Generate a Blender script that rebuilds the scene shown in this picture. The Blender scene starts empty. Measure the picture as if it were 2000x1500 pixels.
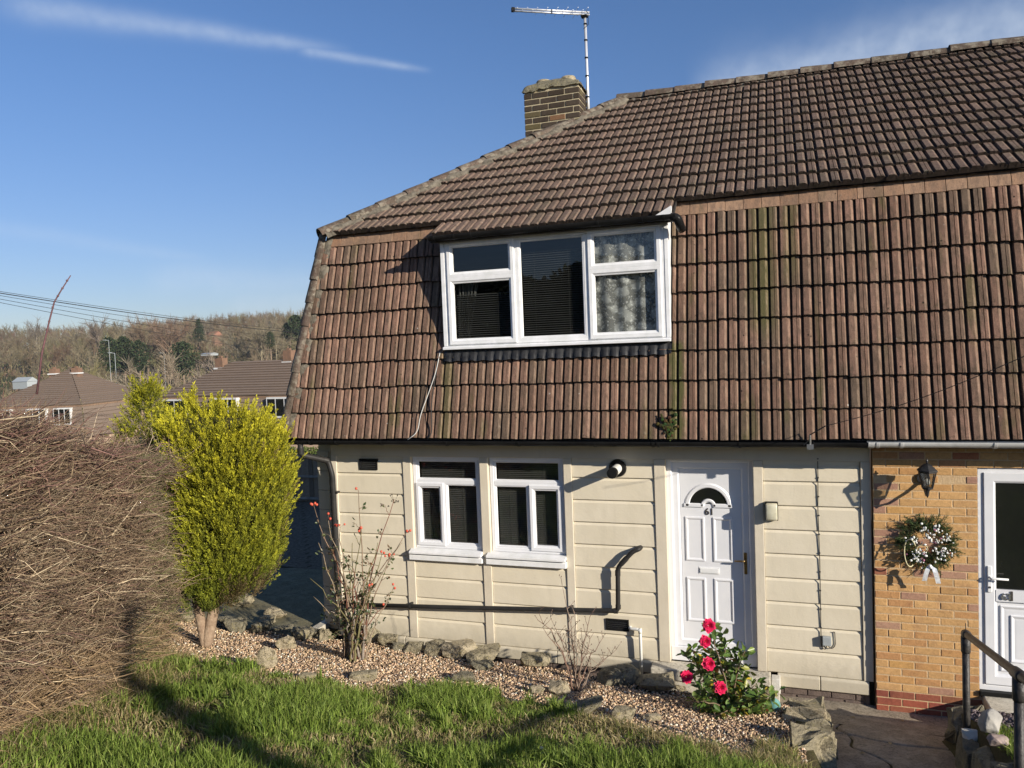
import bpy, bmesh, math, random
import numpy as np
from mathutils import Vector, Matrix, noise

S = bpy.context.scene
COL = S.collection
R = math.radians
rng = np.random.default_rng(7)
random.seed(7)

# ---------------------------------------------------------------- camera
CAM = np.array([0.0, -8.2, 3.44])
yaw, pitch, roll = R(19.253), R(-2.7295), R(-2.217)
FPX = 1502.0
f_ = np.array([-math.sin(yaw)*math.cos(pitch), math.cos(yaw)*math.cos(pitch), math.sin(pitch)])
r0_ = np.array([math.cos(yaw), math.sin(yaw), 0.0]); u0_ = np.cross(r0_, f_)
r_ = math.cos(roll)*r0_ + math.sin(roll)*u0_; u_ = np.cross(r_, f_)
cam = bpy.data.cameras.new('camera'); co = bpy.data.objects.new('camera', cam); COL.objects.link(co)
cam.sensor_width = 36.0; cam.lens = 36.0*FPX/2000.0; cam.clip_start = 0.05; cam.clip_end = 5000
co.matrix_world = Matrix(((r_[0], u_[0], -f_[0], CAM[0]), (r_[1], u_[1], -f_[1], CAM[1]), (r_[2], u_[2], -f_[2], CAM[2]), (0, 0, 0, 1)))
S.camera = co

def ray(px, py): return r_*(px-1000)/FPX - u_*(py-750)/FPX + f_
def atY(px, py, y):
    d = ray(px, py); return CAM + d*(y-CAM[1])/d[1]
def atZ(px, py, Z): return CAM + ray(px, py)*Z        # point at depth Z metres along the view

# ---------------------------------------------------------------- sun, sky, exposure
LDIR = Vector((-1.9, 1.0, -0.75)).normalized()
SUN_EL = math.asin(-LDIR.z)
SUN_AZ = math.atan2(-LDIR.x, -LDIR.y)                  # clockwise from +Y
sl = bpy.data.lights.new('sun', 'SUN'); so = bpy.data.objects.new('sun', sl); COL.objects.link(so)
sl.energy = 5.0; sl.angle = R(0.53); sl.color = (1.0, 0.91, 0.78)
so.rotation_euler = LDIR.to_track_quat('-Z', 'Y').to_euler(); so.location = (30, -16, 20)
S.view_settings.view_transform = 'Standard'; S.view_settings.look = 'None'
S.view_settings.gamma = 1.0; S.view_settings.exposure = 0.45
S.view_settings.use_curve_mapping = False
W = bpy.data.worlds.new('World'); S.world = W; W.use_nodes = True
wt = W.node_tree; wn = wt.nodes; wl = wt.links
for n in list(wn): wn.remove(n)
out = wn.new('ShaderNodeOutputWorld'); bg = wn.new('ShaderNodeBackground'); sky = wn.new('ShaderNodeTexSky')
sky.sky_type = 'NISHITA'; sky.sun_disc = False; sky.sun_elevation = SUN_EL; sky.sun_rotation = SUN_AZ
sky.altitude = 100; sky.air_density = 1.0; sky.dust_density = 0.3; sky.ozone_density = 1.8
bg.inputs['Strength'].default_value = 0.13
tc = wn.new('ShaderNodeTexCoord')
def wmath(op, a, b=None, c=None, clamp=False):
    n = wn.new('ShaderNodeMath'); n.operation = op; n.use_clamp = clamp
    for i, v in enumerate((a, b, c)):
        if v is None: continue
        if isinstance(v, (int, float)): n.inputs[i].default_value = v
        else: wl.new(v, n.inputs[i])
    return n.outputs[0]
def wdot(vec):
    n = wn.new('ShaderNodeVectorMath'); n.operation = 'DOT_PRODUCT'
    wl.new(tc.outputs['Generated'], n.inputs[0]); n.inputs[1].default_value = vec
    return n.outputs['Value']
wnz = wn.new('ShaderNodeTexNoise'); wnz.inputs['Scale'].default_value = 14; wnz.inputs['Detail'].default_value = 6
wl.new(tc.outputs['Generated'], wnz.inputs['Vector'])
wnz2 = wn.new('ShaderNodeTexNoise'); wnz2.inputs['Scale'].default_value = 60; wnz2.inputs['Detail'].default_value = 5
wl.new(tc.outputs['Generated'], wnz2.inputs['Vector'])
def unit(v): v = np.array(v); return v/np.linalg.norm(v)
def streak(p, q, width, strength, taper=1.0, nz=0.006):
    """a band of high thin cloud between two directions of the sky"""
    a = unit(ray(*p)); b = unit(ray(*q)); n = unit(np.cross(a, b)); t = unit(b-a)
    ta, tb = float(a@t), float(b@t)
    d = wmath('ADD', wdot(n), wmath('MULTIPLY', wmath('SUBTRACT', wnz.outputs['Fac'], 0.5), nz))
    x = wmath('DIVIDE', wmath('SUBTRACT', wdot(t), ta), tb-ta, clamp=False)
    wd = wmath('MULTIPLY', wmath('MAXIMUM', wmath('SUBTRACT', 1.0, wmath('MULTIPLY', x, taper)), 0.15), width)
    g = wmath('DIVIDE', d, wd); g = wmath('MULTIPLY', g, g)
    g = wmath('POWER', 2.718, wmath('MULTIPLY', g, -1.0))
    lo = wmath('MULTIPLY', wmath('ADD', x, 0.06), 8.0, clamp=True); hi = wmath('MULTIPLY', wmath('SUBTRACT', 1.08, x), 4.0, clamp=True)
    m = wmath('MULTIPLY', wmath('MULTIPLY', g, lo), hi)
    m = wmath('MULTIPLY', m, wmath('ADD', 0.45, wmath('MULTIPLY', wnz2.outputs['Fac'], 1.0)))
    return wmath('MULTIPLY', m, strength)
ms = [streak((20, 12), (650, 94), 0.0135, 0.30, 0.55), streak((590, 98), (830, 138), 0.0060, 0.28, 0.4),
      streak((1380, 178), (2150, 30), 0.030, 0.42, -0.3, 0.03), streak((-100, 430), (420, 510), 0.010, 0.10, 0.4),
      streak((300, 545), (700, 560), 0.018, 0.16, 0.0, 0.03), streak((450, 600), (800, 590), 0.02, 0.2, 0.0, 0.03)]
tot = ms[0]
for m_ in ms[1:]: tot = wmath('MAXIMUM', tot, m_)
mix = wn.new('ShaderNodeMix'); mix.data_type = 'RGBA'
elev = wdot((0, 0, 1))
hz = wn.new('ShaderNodeMapRange'); wl.new(elev, hz.inputs[0]); hz.inputs[1].default_value = 0.02; hz.inputs[2].default_value = 0.42; hz.interpolation_type = 'SMOOTHSTEP'
tintm = wn.new('ShaderNodeMix'); tintm.data_type = 'RGBA'; wl.new(hz.outputs[0], tintm.inputs[0]); tintm.inputs[6].default_value = (0.40, 0.43, 0.575, 1); tintm.inputs[7].default_value = (0.41, 0.53, 0.72, 1)
mul = wn.new('ShaderNodeMix'); mul.data_type = 'RGBA'; mul.blend_type = 'MULTIPLY'; mul.inputs[0].default_value = 1.0; wl.new(sky.outputs[0], mul.inputs[6]); wl.new(tintm.outputs[2], mul.inputs[7])
wl.new(tot, mix.inputs[0]); wl.new(mul.outputs[2], mix.inputs[6]); mix.inputs[7].default_value = (4.0, 4.5, 5.2, 1)
wl.new(mix.outputs[2], bg.inputs['Color']); wl.new(bg.outputs[0], out.inputs['Surface'])

# ---------------------------------------------------------------- materials
class NT:
    def __init__(s, name):
        s.m = bpy.data.materials.new(name); s.m.use_nodes = True
        s.t = s.m.node_tree; s.n = s.t.nodes; s.l = s.t.links
        s.b = s.n['Principled BSDF']; s.out = s.n['Material Output']
        s.tc = s.n.new('ShaderNodeTexCoord')
    def set(s, sock, v):
        if v is None: return
        if hasattr(v, 'is_linked') or hasattr(v, 'links'): s.l.new(v, sock)
        else: sock.default_value = v
    def noise(s, scale, detail=4, rough=0.55, vec=None, out='Fac', dist=0.0):
        n = s.n.new('ShaderNodeTexNoise'); n.inputs['Scale'].default_value = scale; n.inputs['Detail'].default_value = detail
        n.inputs['Roughness'].default_value = rough; n.inputs['Distortion'].default_value = dist
        s.l.new(vec if vec else s.tc.outputs['Object'], n.inputs['Vector']); return n.outputs[out]
    def vor(s, scale, vec=None, out='Distance', rand=1.0):
        n = s.n.new('ShaderNodeTexVoronoi'); n.inputs['Scale'].default_value = scale; n.inputs['Randomness'].default_value = rand
        s.l.new(vec if vec else s.tc.outputs['Object'], n.inputs['Vector']); return n.outputs[out]
    def math(s, op, a, b=None, clamp=False):
        n = s.n.new('ShaderNodeMath'); n.operation = op; n.use_clamp = clamp
        s.set(n.inputs[0], a); s.set(n.inputs[1], b); return n.outputs[0]
    def ramp(s, fac, lo, hi, a=0.0, b=1.0):
        n = s.n.new('ShaderNodeMapRange'); s.set(n.inputs[0], fac)
        n.inputs[1].default_value = lo; n.inputs[2].default_value = hi; n.inputs[3].default_value = a; n.inputs[4].default_value = b
        return n.outputs[0]
    def mix(s, fac, a, b, mode='MIX'):
        n = s.n.new('ShaderNodeMix'); n.data_type = 'RGBA'; n.blend_type = mode
        s.set(n.inputs[0], fac); s.set(n.inputs[6], c4(a)); s.set(n.inputs[7], c4(b)); return n.outputs[2]
    def attr(s, name, out='Color'):
        n = s.n.new('ShaderNodeAttribute'); n.attribute_name = name; return n.outputs[out]
    def scalev(s, v, vec=None):
        n = s.n.new('ShaderNodeVectorMath'); n.operation = 'MULTIPLY'
        s.l.new(vec if vec else s.tc.outputs['Object'], n.inputs[0]); n.inputs[1].default_value = v; return n.outputs[0]
    def bump(s, h, strength=0.3, dist=0.01):
        n = s.n.new('ShaderNodeBump'); n.inputs['Strength'].default_value = strength; n.inputs['Distance'].default_value = dist
        s.l.new(h, n.inputs['Height']); s.l.new(n.outputs[0], s.b.inputs['Normal'])
    def fin(s, col=None, rough=None, spec=None, metal=None):
        if col is not None: s.set(s.b.inputs['Base Color'], c4(col))
        if rough is not None: s.set(s.b.inputs['Roughness'], rough)
        if spec is not None: s.b.inputs['Specular IOR Level'].default_value = spec
        if metal is not None: s.b.inputs['Metallic'].default_value = metal
        return s.m
def c4(c):
    if isinstance(c, (tuple, list)): return tuple(c) + ((1.0,) if len(c) == 3 else ())
    return c

def simple(name, a, b=None, scale=8, rough=0.6, bump=0.0, bscale=40, spec=0.4, metal=0.0, detail=5):
    """two-tone noise-mottled surface"""
    t = NT(name)
    col = t.mix(t.ramp(t.noise(scale, detail), 0.35, 0.68), a, b if b else a)
    if bump: t.bump(t.noise(bscale, 4), bump, 0.01)
    return t.fin(col, rough, spec, metal)
def tinted(name, rough=0.7, spec=0.3, mott=0.25, scale=30, bump=0.0, trans=0.0):
    """own colour per piece, from the mesh, with a little mottling"""
    t = NT(name)
    col = t.mix(1.0, t.attr('tint'), t.mix(t.ramp(t.noise(scale, 3), 0.3, 0.7), (1-mott,)*3, (1+mott*0.6,)*3), 'MULTIPLY')
    if bump: t.bump(t.noise(scale*2, 4), bump, 0.01)
    t.fin(col, rough, spec)
    if trans:
        tr = t.n.new('ShaderNodeBsdfTranslucent'); mx = t.n.new('ShaderNodeMixShader'); mx.inputs[0].default_value = trans
        t.l.new(col, tr.inputs['Color']); t.l.new(t.b.outputs[0], mx.inputs[1]); t.l.new(tr.outputs[0], mx.inputs[2])
        t.l.new(mx.outputs[0], t.out.inputs['Surface'])
    return t.m

def tile_mat(name, c1, c2, c3, dirt, lichen_amt, green, CHN=0.0, BEVEL_LIT=0.0, MOSS=0.0, LSP=0.0, STAIN=()):
    t = NT(name)
    uv = t.tc.outputs['UV']
    fl = t.n.new('ShaderNodeVectorMath'); fl.operation = 'FLOOR'; t.l.new(uv, fl.inputs[0])
    wnode = t.n.new('ShaderNodeTexWhiteNoise'); wnode.noise_dimensions = '2D'; t.l.new(fl.outputs[0], wnode.inputs['Vector'])
    rnd = wnode.outputs['Value']; rc = wnode.outputs['Color']
    sep = t.n.new('ShaderNodeSeparateColor'); t.l.new(rc, sep.inputs[0])
    col = t.mix(t.ramp(rnd, 0.15, 0.85), c1, c2)
    col = t.mix(t.ramp(sep.outputs[1], 0.55, 1.0, 0, 0.8), col, c3)
    big = t.noise(0.9, 4); col = t.mix(t.ramp(big, 0.45, 0.75, 0, 0.55), col, dirt)
    streaky = t.noise(1.0, 5, 0.6, t.scalev((26, 26, 2.2)))
    col = t.mix(t.ramp(streaky, 0.40, 0.68, 0, 0.72), col, dirt)
    grain = t.noise(140, 3, 0.7); col = t.mix(t.ramp(grain, 0.3, 0.75, 0.0, 1.0), t.mix(1.0, col, (0.68, 0.68, 0.68), 'MULTIPLY'), t.mix(1.0, col, (1.35, 1.3, 1.25), 'MULTIPLY'))
    # black moss spots and pale lichen
    sp = t.vor(9.0); spm = t.math('MULTIPLY', t.ramp(sp, 0.06, 0.10, 1, 0), t.ramp(t.noise(1.7, 2), 0.45, 0.52))
    col = t.mix(spm, col, (0.014, 0.012, 0.010))
    li = t.noise(11, 5, 0.65); col = t.mix(t.ramp(li, 0.68-lichen_amt, 0.80-lichen_amt, 0, 0.6), col, (0.30, 0.27, 0.21))
    lw = t.vor(5.0); lwm = t.math('MULTIPLY', t.ramp(lw, 0.035, 0.06, 1, 0), t.ramp(t.noise(0.9, 2), 0.52, 0.6))
    col = t.mix(lwm, col, (0.55, 0.53, 0.48))
    gx = t.noise(1.0, 3, 0.5, t.scalev((5.0, 5.0, 0.5)))
    col = t.mix(t.ramp(gx, 0.58, 0.72, 0, green), col, (0.085, 0.085, 0.03))
    # painted dark: channel and butt shade over algae; painted pale: sunlit rib bevels
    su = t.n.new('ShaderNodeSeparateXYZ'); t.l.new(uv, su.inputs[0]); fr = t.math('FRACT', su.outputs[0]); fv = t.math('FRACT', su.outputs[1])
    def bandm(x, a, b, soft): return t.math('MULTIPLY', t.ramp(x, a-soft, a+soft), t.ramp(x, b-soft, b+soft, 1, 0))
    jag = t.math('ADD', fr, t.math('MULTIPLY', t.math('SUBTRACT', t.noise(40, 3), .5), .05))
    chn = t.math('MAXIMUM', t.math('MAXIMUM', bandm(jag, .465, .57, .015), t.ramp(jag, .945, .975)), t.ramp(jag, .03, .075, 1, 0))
    lit_bevel = t.math('MULTIPLY', t.math('MAXIMUM', bandm(jag, .335, .415, .03), bandm(jag, .875, .925, .02)), t.ramp(t.noise(1.0, 4, .6, t.scalev((30, 30, 5))), .35, .6))
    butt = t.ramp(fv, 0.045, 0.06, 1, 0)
    mo = t.noise(30, 5, .7); mossy = t.math('MULTIPLY', t.ramp(fv, .05, .34, 1, 0), t.ramp(mo, .50, .60))
    col = t.mix(t.math('MULTIPLY', mossy, MOSS), col, t.mix(t.ramp(t.noise(12, 3), .4, .6), (.022, .020, .014), (.05, .05, .022)))
    so_ = t.n.new('ShaderNodeSeparateXYZ'); t.l.new(t.tc.outputs['Object'], so_.inputs[0])
    for (xa, za, wdt, ztop, ztop2, amt) in STAIN:
        xx = t.math('ADD', so_.outputs[0], t.math('MULTIPLY', t.math('SUBTRACT', t.noise(5, 3), .5), .12))
        mk = t.math('MULTIPLY', t.ramp(t.math('ABSOLUTE', t.math('SUBTRACT', xx, xa)), wdt*.4, wdt, 1, 0), t.math('MULTIPLY', t.ramp(so_.outputs[2], ztop, ztop2, 1, 0), t.ramp(so_.outputs[2], za-.2, za)))
        col = t.mix(t.math('MULTIPLY', mk, amt), col, (.085, .088, .03))
    spk = t.noise(60, 4, .7); col = t.mix(t.math('MULTIPLY', t.ramp(spk, .63, .70), LSP), col, (.42, .39, .32))
    col = t.mix(t.math('MULTIPLY', lit_bevel, BEVEL_LIT), col, t.mix(0.6, t.mix(1.0, col, (1.7, 1.65, 1.55), 'MULTIPLY'), (.34, .25, .18)))
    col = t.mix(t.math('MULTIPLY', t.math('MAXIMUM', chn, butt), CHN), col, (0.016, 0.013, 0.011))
    t.bump(t.math('ADD', grain, t.math('MULTIPLY', t.noise(35, 4), 1.5)), 0.7, 0.005)
    return t.fin(col, 0.9, 0.15)

def brick_mat(name):
    t = NT(name)
    col = t.attr('tint')
    wv = t.noise(32, 5, 0.6, None, 'Fac', 1.2)
    col = t.mix(t.ramp(wv, 0.3, 0.7), t.mix(1.0, col, (0.80, 0.78, 0.74), 'MULTIPLY'), t.mix(1.0, col, (1.14, 1.12, 1.08), 'MULTIPLY'))
    pa = t.noise(7, 4); col = t.mix(t.ramp(pa, 0.54, 0.72, 0, 0.55), col, t.mix(1.0, col, (0.62, 0.58, 0.72), 'MULTIPLY'))
    t.bump(wv, 0.5, 0.006)
    return t.fin(col, 0.88, 0.2)

def glass_mat(name, tintc=(0.72, 0.74, 0.73)):
    t = NT(name); t.n.remove(t.b)
    tr = t.n.new('ShaderNodeBsdfTransparent'); tr.inputs[0].default_value = c4(tintc)
    gl = t.n.new('ShaderNodeBsdfGlossy'); gl.inputs['Roughness'].default_value = 0.01
    lw = t.n.new('ShaderNodeLayerWeight'); lw.inputs['Blend'].default_value = 0.5
    nz = t.n.new('ShaderNodeBump'); nz.inputs['Strength'].default_value = 0.03; nz.inputs['Distance'].default_value = 0.02
    t.l.new(t.noise(2.2, 1), nz.inputs['Height']); t.l.new(nz.outputs[0], gl.inputs['Normal'])
    f2 = t.math('ADD', t.math('MULTIPLY', t.math('POWER', lw.outputs['Facing'], 5.0), .85), .085, True)
    mx = t.n.new('ShaderNodeMixShader'); t.l.new(f2, mx.inputs[0]); t.l.new(tr.outputs[0], mx.inputs[1]); t.l.new(gl.outputs[0], mx.inputs[2])
    t.l.new(mx.outputs[0], t.out.inputs['Surface']); return t.m

def lace_mat():
    t = NT('lace_net')
    wv = t.n.new('ShaderNodeVectorMath'); wv.operation = 'ADD'; t.l.new(t.tc.outputs['Object'], wv.inputs[0])
    sc = t.n.new('ShaderNodeVectorMath'); sc.operation = 'SCALE'; t.l.new(t.noise(16, 4, .7, None, 'Color'), sc.inputs[0]); sc.inputs['Scale'].default_value = .10; t.l.new(sc.outputs[0], wv.inputs[1])
    v1 = t.vor(8.5, wv.outputs[0]); v2 = t.vor(30, wv.outputs[0]); n1 = t.noise(70, 4, .75)
    petals = t.math('MULTIPLY', t.ramp(v1, .36, .52, 1, 0), t.ramp(t.math('ADD', v2, t.math('MULTIPLY', n1, .3)), .30, .62, 1.0, .35))
    leafy = t.math('MULTIPLY', t.ramp(v2, .22, .34, 1, 0), .55)
    fl = t.math('MAXIMUM', petals, leafy)
    m = t.ramp(fl, 0.0, 1.0, 0.26, 1.0)
    t.fin((0.92, 0.92, 0.88), 0.9, 0.1)
    tr = t.n.new('ShaderNodeBsdfTransparent'); mx = t.n.new('ShaderNodeMixShader')
    t.l.new(m, mx.inputs[0]); t.l.new(tr.outputs[0], mx.inputs[1]); t.l.new(t.b.outputs[0], mx.inputs[2]); t.l.new(mx.outputs[0], t.out.inputs['Surface'])
    return t.m

def ground_mat():
    t = NT('soil_and_turf')
    n = t.noise(3.0, 6, 0.65); n2 = t.noise(45, 5, 0.7); far = t.noise(0.03, 5, 0.6)
    col = t.mix(t.ramp(n, 0.35, 0.65), (0.045, 0.036, 0.02), (0.075, 0.075, 0.03))
    col = t.mix(t.ramp(n2, 0.4, 0.7, 0, 0.7), col, (0.11, 0.085, 0.05))
    sep = t.n.new('ShaderNodeSeparateXYZ'); t.l.new(t.tc.outputs['Object'], sep.inputs[0])
    fcol = t.mix(t.ramp(far, 0.4, 0.6), (0.055, 0.075, 0.025), (0.10, 0.085, 0.045))
    col = t.mix(t.ramp(sep.outputs[1], 12, 30), col, fcol)
    t.bump(n2, 0.7, 0.02)
    return t.fin(col, 0.95, 0.1)
def concrete_mat(name, a, b, c):
    t = NT(name)
    col = t.mix(t.ramp(t.noise(2.2, 6, 0.65), 0.35, 0.68), a, b)
    g = t.noise(55, 5, 0.8); col = t.mix(t.ramp(g, 0.45, 0.62, 0, 0.8), col, c); col = t.mix(t.ramp(t.noise(38, 4, .75), .54, .66, 0, .8), col, tuple(x*.40 for x in a)); col = t.mix(t.ramp(t.noise(5.5, 5, .7), .50, .62, 0, .45), col, tuple(x*1.2 for x in c))
    d = t.noise(7, 5, 0.7); col = t.mix(t.ramp(d, 0.62, 0.75, 0, 0.5), col, (0.045, 0.05, 0.03))
    t.bump(t.math('ADD', g, d), 0.55, 0.008); return t.fin(col, 0.92, 0.2)
def rock_mat(name, a, b, c):
    t = NT(name)
    col = t.mix(t.ramp(t.noise(9, 6, 0.65), 0.35, 0.65), a, b)
    st = t.noise(1, 5, 0.6, t.scalev((7, 7, 34))); col = t.mix(t.ramp(st, 0.5, 0.7, 0, 0.6), col, c)
    ms = t.noise(16, 5, 0.7); col = t.mix(t.ramp(ms, 0.56, 0.72, 0, 0.75), col, (0.075, 0.08, 0.035))
    col = t.mix(t.ramp(t.noise(120, 3), 0.3, 0.75, 0, 0.35), col, (0.5, 0.44, 0.33))
    crk = t.ramp(t.noise(9, 6, 0.75, None, 'Fac', 1.5), .38, .43); col = t.mix(t.math('MULTIPLY', t.ramp(crk, 0, 1, 1, 0), .5), col, t.mix(1.0, col, (.35, .33, .3), 'MULTIPLY'))
    lc = t.math('MULTIPLY', t.ramp(t.noise(26, 5, .75), .56, .62), t.ramp(t.noise(5, 3), .42, .56)); col = t.mix(t.math('MULTIPLY', lc, .7), col, (.36, .31, .13))
    t.bump(t.math('ADD', t.math('ADD', t.noise(24, 6, 0.75), t.math('MULTIPLY', st, 0.8)), t.math('MULTIPLY', crk, .5)), 1.0, 0.035); return t.fin(col, 0.93, 0.15)
def cream_mat(name, a, b, dirt=0.35):
    t = NT(name)
    col = t.mix(t.ramp(t.noise(2.4, 5), 0.3, 0.7), a, b)
    st = t.noise(1, 5, 0.6, t.scalev((9, 9, 1.1))); col = t.mix(t.ramp(st, 0.58, 0.82, 0, dirt), col, tuple(x*0.72 for x in a))
    col = t.mix(t.ramp(t.noise(70, 3), 0.64, 0.76, 0, 0.3), col, tuple(x*0.6 for x in a))
    sz = t.n.new('ShaderNodeSeparateXYZ'); t.l.new(t.tc.outputs['Object'], sz.inputs[0]); sp_ = t.math('ADD', sz.outputs[2], t.math('MULTIPLY', t.noise(6, 5, .7), -.32)); col = t.mix(t.ramp(sp_, -.22, .03, .55, 0), col, tuple(x*.55 for x in a))
    t.bump(t.math('ADD', t.noise(55, 5, 0.65), t.math('MULTIPLY', t.noise(7, 3), 3.0)), 0.22, 0.006); return t.fin(col, 0.62, 0.3)

M = {}
M['cream'] = cream_mat('cream_masonry_paint', (0.635, 0.57, 0.435), (0.69, 0.625, 0.49))
M['cream_post'] = cream_mat('cream_post_paint', (0.60, 0.535, 0.415), (0.655, 0.59, 0.47))
M['upvc'] = simple('white_upvc', (0.70, 0.71, 0.735), (0.75, 0.755, 0.77), 5, 0.32, 0.04, 20, 0.5)
M['upvc_old'] = simple('weathered_white_upvc', (0.70, 0.71, 0.70), (0.82, 0.82, 0.83), 9, 0.42, 0.05, 30, 0.4)
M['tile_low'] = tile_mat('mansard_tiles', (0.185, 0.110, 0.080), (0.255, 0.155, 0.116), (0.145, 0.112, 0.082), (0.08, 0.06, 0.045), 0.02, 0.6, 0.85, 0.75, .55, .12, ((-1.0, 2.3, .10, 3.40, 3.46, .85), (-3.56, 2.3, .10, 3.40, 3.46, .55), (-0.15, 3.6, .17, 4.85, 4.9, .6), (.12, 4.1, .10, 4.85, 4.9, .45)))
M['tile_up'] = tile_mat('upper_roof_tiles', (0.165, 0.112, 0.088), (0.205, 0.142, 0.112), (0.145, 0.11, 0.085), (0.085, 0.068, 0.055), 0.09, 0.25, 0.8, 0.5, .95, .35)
M['tile_hip'] = tile_mat('ridge_and_hip_tiles', (0.115, 0.085, 0.068), (0.155, 0.115, 0.092), (0.13, 0.11, 0.085), (0.06, 0.052, 0.04), 0.20, 0.35, 0, 0, .9, .8)
M['tile_flash'] = tile_mat('plain_top_course_tiles', (0.30, 0.18, 0.115), (0.37, 0.245, 0.165), (0.15, 0.11, 0.08), (0.17, 0.12, 0.09), 0.05, 0.25, 0, 0, .3, .15)
M['mortar'] = simple('pale_mortar', (0.085, 0.075, 0.06), (0.21, 0.185, 0.145), 16, 0.95, 1.0, 50, 0.1)
M['brick'] = brick_mat('wall_bricks')
M['mortar_y'] = simple('buff_mortar', (0.50, 0.35, 0.20), (0.58, 0.43, 0.26), 30, 0.95, 0.5, 90, 0.1)
M['mortar_ch'] = simple('chimney_mortar', (0.40, 0.34, 0.22), (0.50, 0.43, 0.29), 18, 0.95, 0.7, 70, 0.1)
M['black_pl'] = simple('black_plastic', (0.010, 0.010, 0.010), (0.018, 0.018, 0.018), 6, 0.3, 0.05, 30, 0.06)
M['pipe'] = simple('dark_grey_plastic', (0.022, 0.022, 0.022), (0.036, 0.034, 0.032), 8, 0.45, 0.05, 30, 0.2)
M['grey_gut'] = simple('pale_grey_plastic', (0.46, 0.46, 0.44), (0.58, 0.58, 0.56), 7, 0.5, 0.05, 30, 0.4)
M['white_pl'] = simple('white_plastic', (0.66, 0.66, 0.62), (0.76, 0.76, 0.72), 10, 0.45, 0.03, 30, 0.45)
M['glass'] = glass_mat('window_glass')
M['glass_dk'] = glass_mat('dark_window_glass', (0.42, 0.43, 0.42))
M['lace'] = lace_mat()
M['blind'] = simple('grey_blind_slats', (0.07, 0.07, 0.065), (0.10, 0.10, 0.095), 5, 0.6)
M['blind_pale'] = simple('pale_blind_slats', (0.26, 0.26, 0.25), (0.32, 0.32, 0.31), 5, 0.6)
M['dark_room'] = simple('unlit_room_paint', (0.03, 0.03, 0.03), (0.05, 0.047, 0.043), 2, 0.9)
M['lead'] = simple('lead_flashing', (0.018, 0.018, 0.019), (0.042, 0.042, 0.043), 12, 0.5, 0.3, 30, 0.3, 0.1)
M['dark_brick'] = simple('grey_base_brick', (0.11, 0.085, 0.075), (0.17, 0.13, 0.11), 12, 0.9, 0.5, 60, 0.2)
M['soffit'] = simple('dark_soffit_board', (0.03, 0.027, 0.024), (0.05, 0.045, 0.04), 5, 0.8)
M['brass'] = simple('aged_brass', (0.25, 0.17, 0.07), (0.34, 0.24, 0.10), 20, 0.35, 0, 30, 0.5, 0.85)
M['chrome'] = simple('brushed_silver', (0.62, 0.62, 0.62), (0.72, 0.72, 0.72), 20, 0.3, 0, 30, 0.5, 0.9)
M['alu'] = simple('aerial_aluminium', (0.72, 0.73, 0.74), (0.82, 0.83, 0.84), 10, 0.42, 0, 30, 0.5, 0.55)
M['num'] = simple('dark_numerals', (0.055, 0.05, 0.045), (0.10, 0.09, 0.08), 30, 0.4, 0, 30, 0.5, 0.3)
M['concrete'] = concrete_mat('grey_concrete', (0.42, 0.385, 0.31), (0.52, 0.48, 0.39), (0.60, 0.56, 0.47))
M['white_conc'] = simple('white_painted_edge', (0.50, 0.48, 0.42), (0.68, 0.66, 0.60), 14, 0.8, 0.4, 60, 0.2)
M['path'] = concrete_mat('worn_concrete_path', (0.21, 0.175, 0.13), (0.29, 0.245, 0.185), (0.40, 0.345, 0.27))
M['slab'] = concrete_mat('side_path_concrete', (0.12, 0.105, 0.06), (0.20, 0.18, 0.105), (0.235, 0.215, 0.14))
M['ground'] = ground_mat()
M['gravel'] = tinted('gravel_stones', 0.8, 0.25, 0.3, 60)
M['slate'] = tinted('slate_chips', 0.75, 0.3, 0.25, 40)
M['rock'] = rock_mat('weathered_sandstone', (0.27, 0.235, 0.15), (0.40, 0.345, 0.23), (0.17, 0.15, 0.10))
M['rock_dk'] = rock_mat('dark_mossy_stone', (0.15, 0.14, 0.10), (0.25, 0.225, 0.155), (0.10, 0.095, 0.07))
M['rock_tan'] = rock_mat('tan_sandstone', (0.40, 0.335, 0.22), (0.50, 0.425, 0.29), (0.31, 0.26, 0.17))
M['cobble'] = simple('pale_cobble', (0.50, 0.47, 0.41), (0.66, 0.64, 0.58), 10, 0.8, 0.4, 40, 0.25)
M['cobble_g'] = simple('grey_cobble', (0.26, 0.25, 0.23), (0.42, 0.40, 0.36), 7, 0.8, 0.4, 40, 0.25)
M['cobble_p'] = simple('pinkish_cobble', (0.30, 0.23, 0.20), (0.40, 0.32, 0.28), 9, 0.8, 0.4, 40, 0.25)
M['grass'] = tinted('grass_blades', 0.55, 0.3, 0.15, 20, 0, 0.35)
M['twig'] = tinted('hedge_twigs', 0.8, 0.25, 0.3, 60)
M['core'] = simple('hedge_shade_core', (0.022, 0.015, 0.011), (0.05, 0.035, 0.025), 16, 0.95, 0.8, 30, 0.05)  # near-black brown, stands for the shade deep in the hedge
M['leaf'] = tinted('shrub_leaves', 0.38, 0.5, 0.2, 25, 0, 0.2)
M['conifer'] = tinted('golden_conifer_sprays', 0.6, 0.3, 0.2, 30, 0, 0.3)
M['bark'] = simple('peeling_bark', (0.23, 0.16, 0.11), (0.36, 0.27, 0.19), 22, 0.95, 0.9, 45, 0.1)
M['cane'] = tinted('plant_canes', 0.7, 0.3, 0.3, 50)
M['petal'] = simple('pink_petals', (0.62, 0.012, 0.075), (0.80, 0.035, 0.14), 30, 0.5, 0, 30, 0.3)
M['hipfruit'] = simple('red_rose_hips', (0.50, 0.06, 0.035), (0.62, 0.12, 0.06), 20, 0.4, 0, 30, 0.5)
M['rail'] = simple('weathered_black_pipe', (0.014, 0.014, 0.014), (0.055, 0.048, 0.042), 16, 0.5, 0.4, 60, 0.45)
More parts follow.
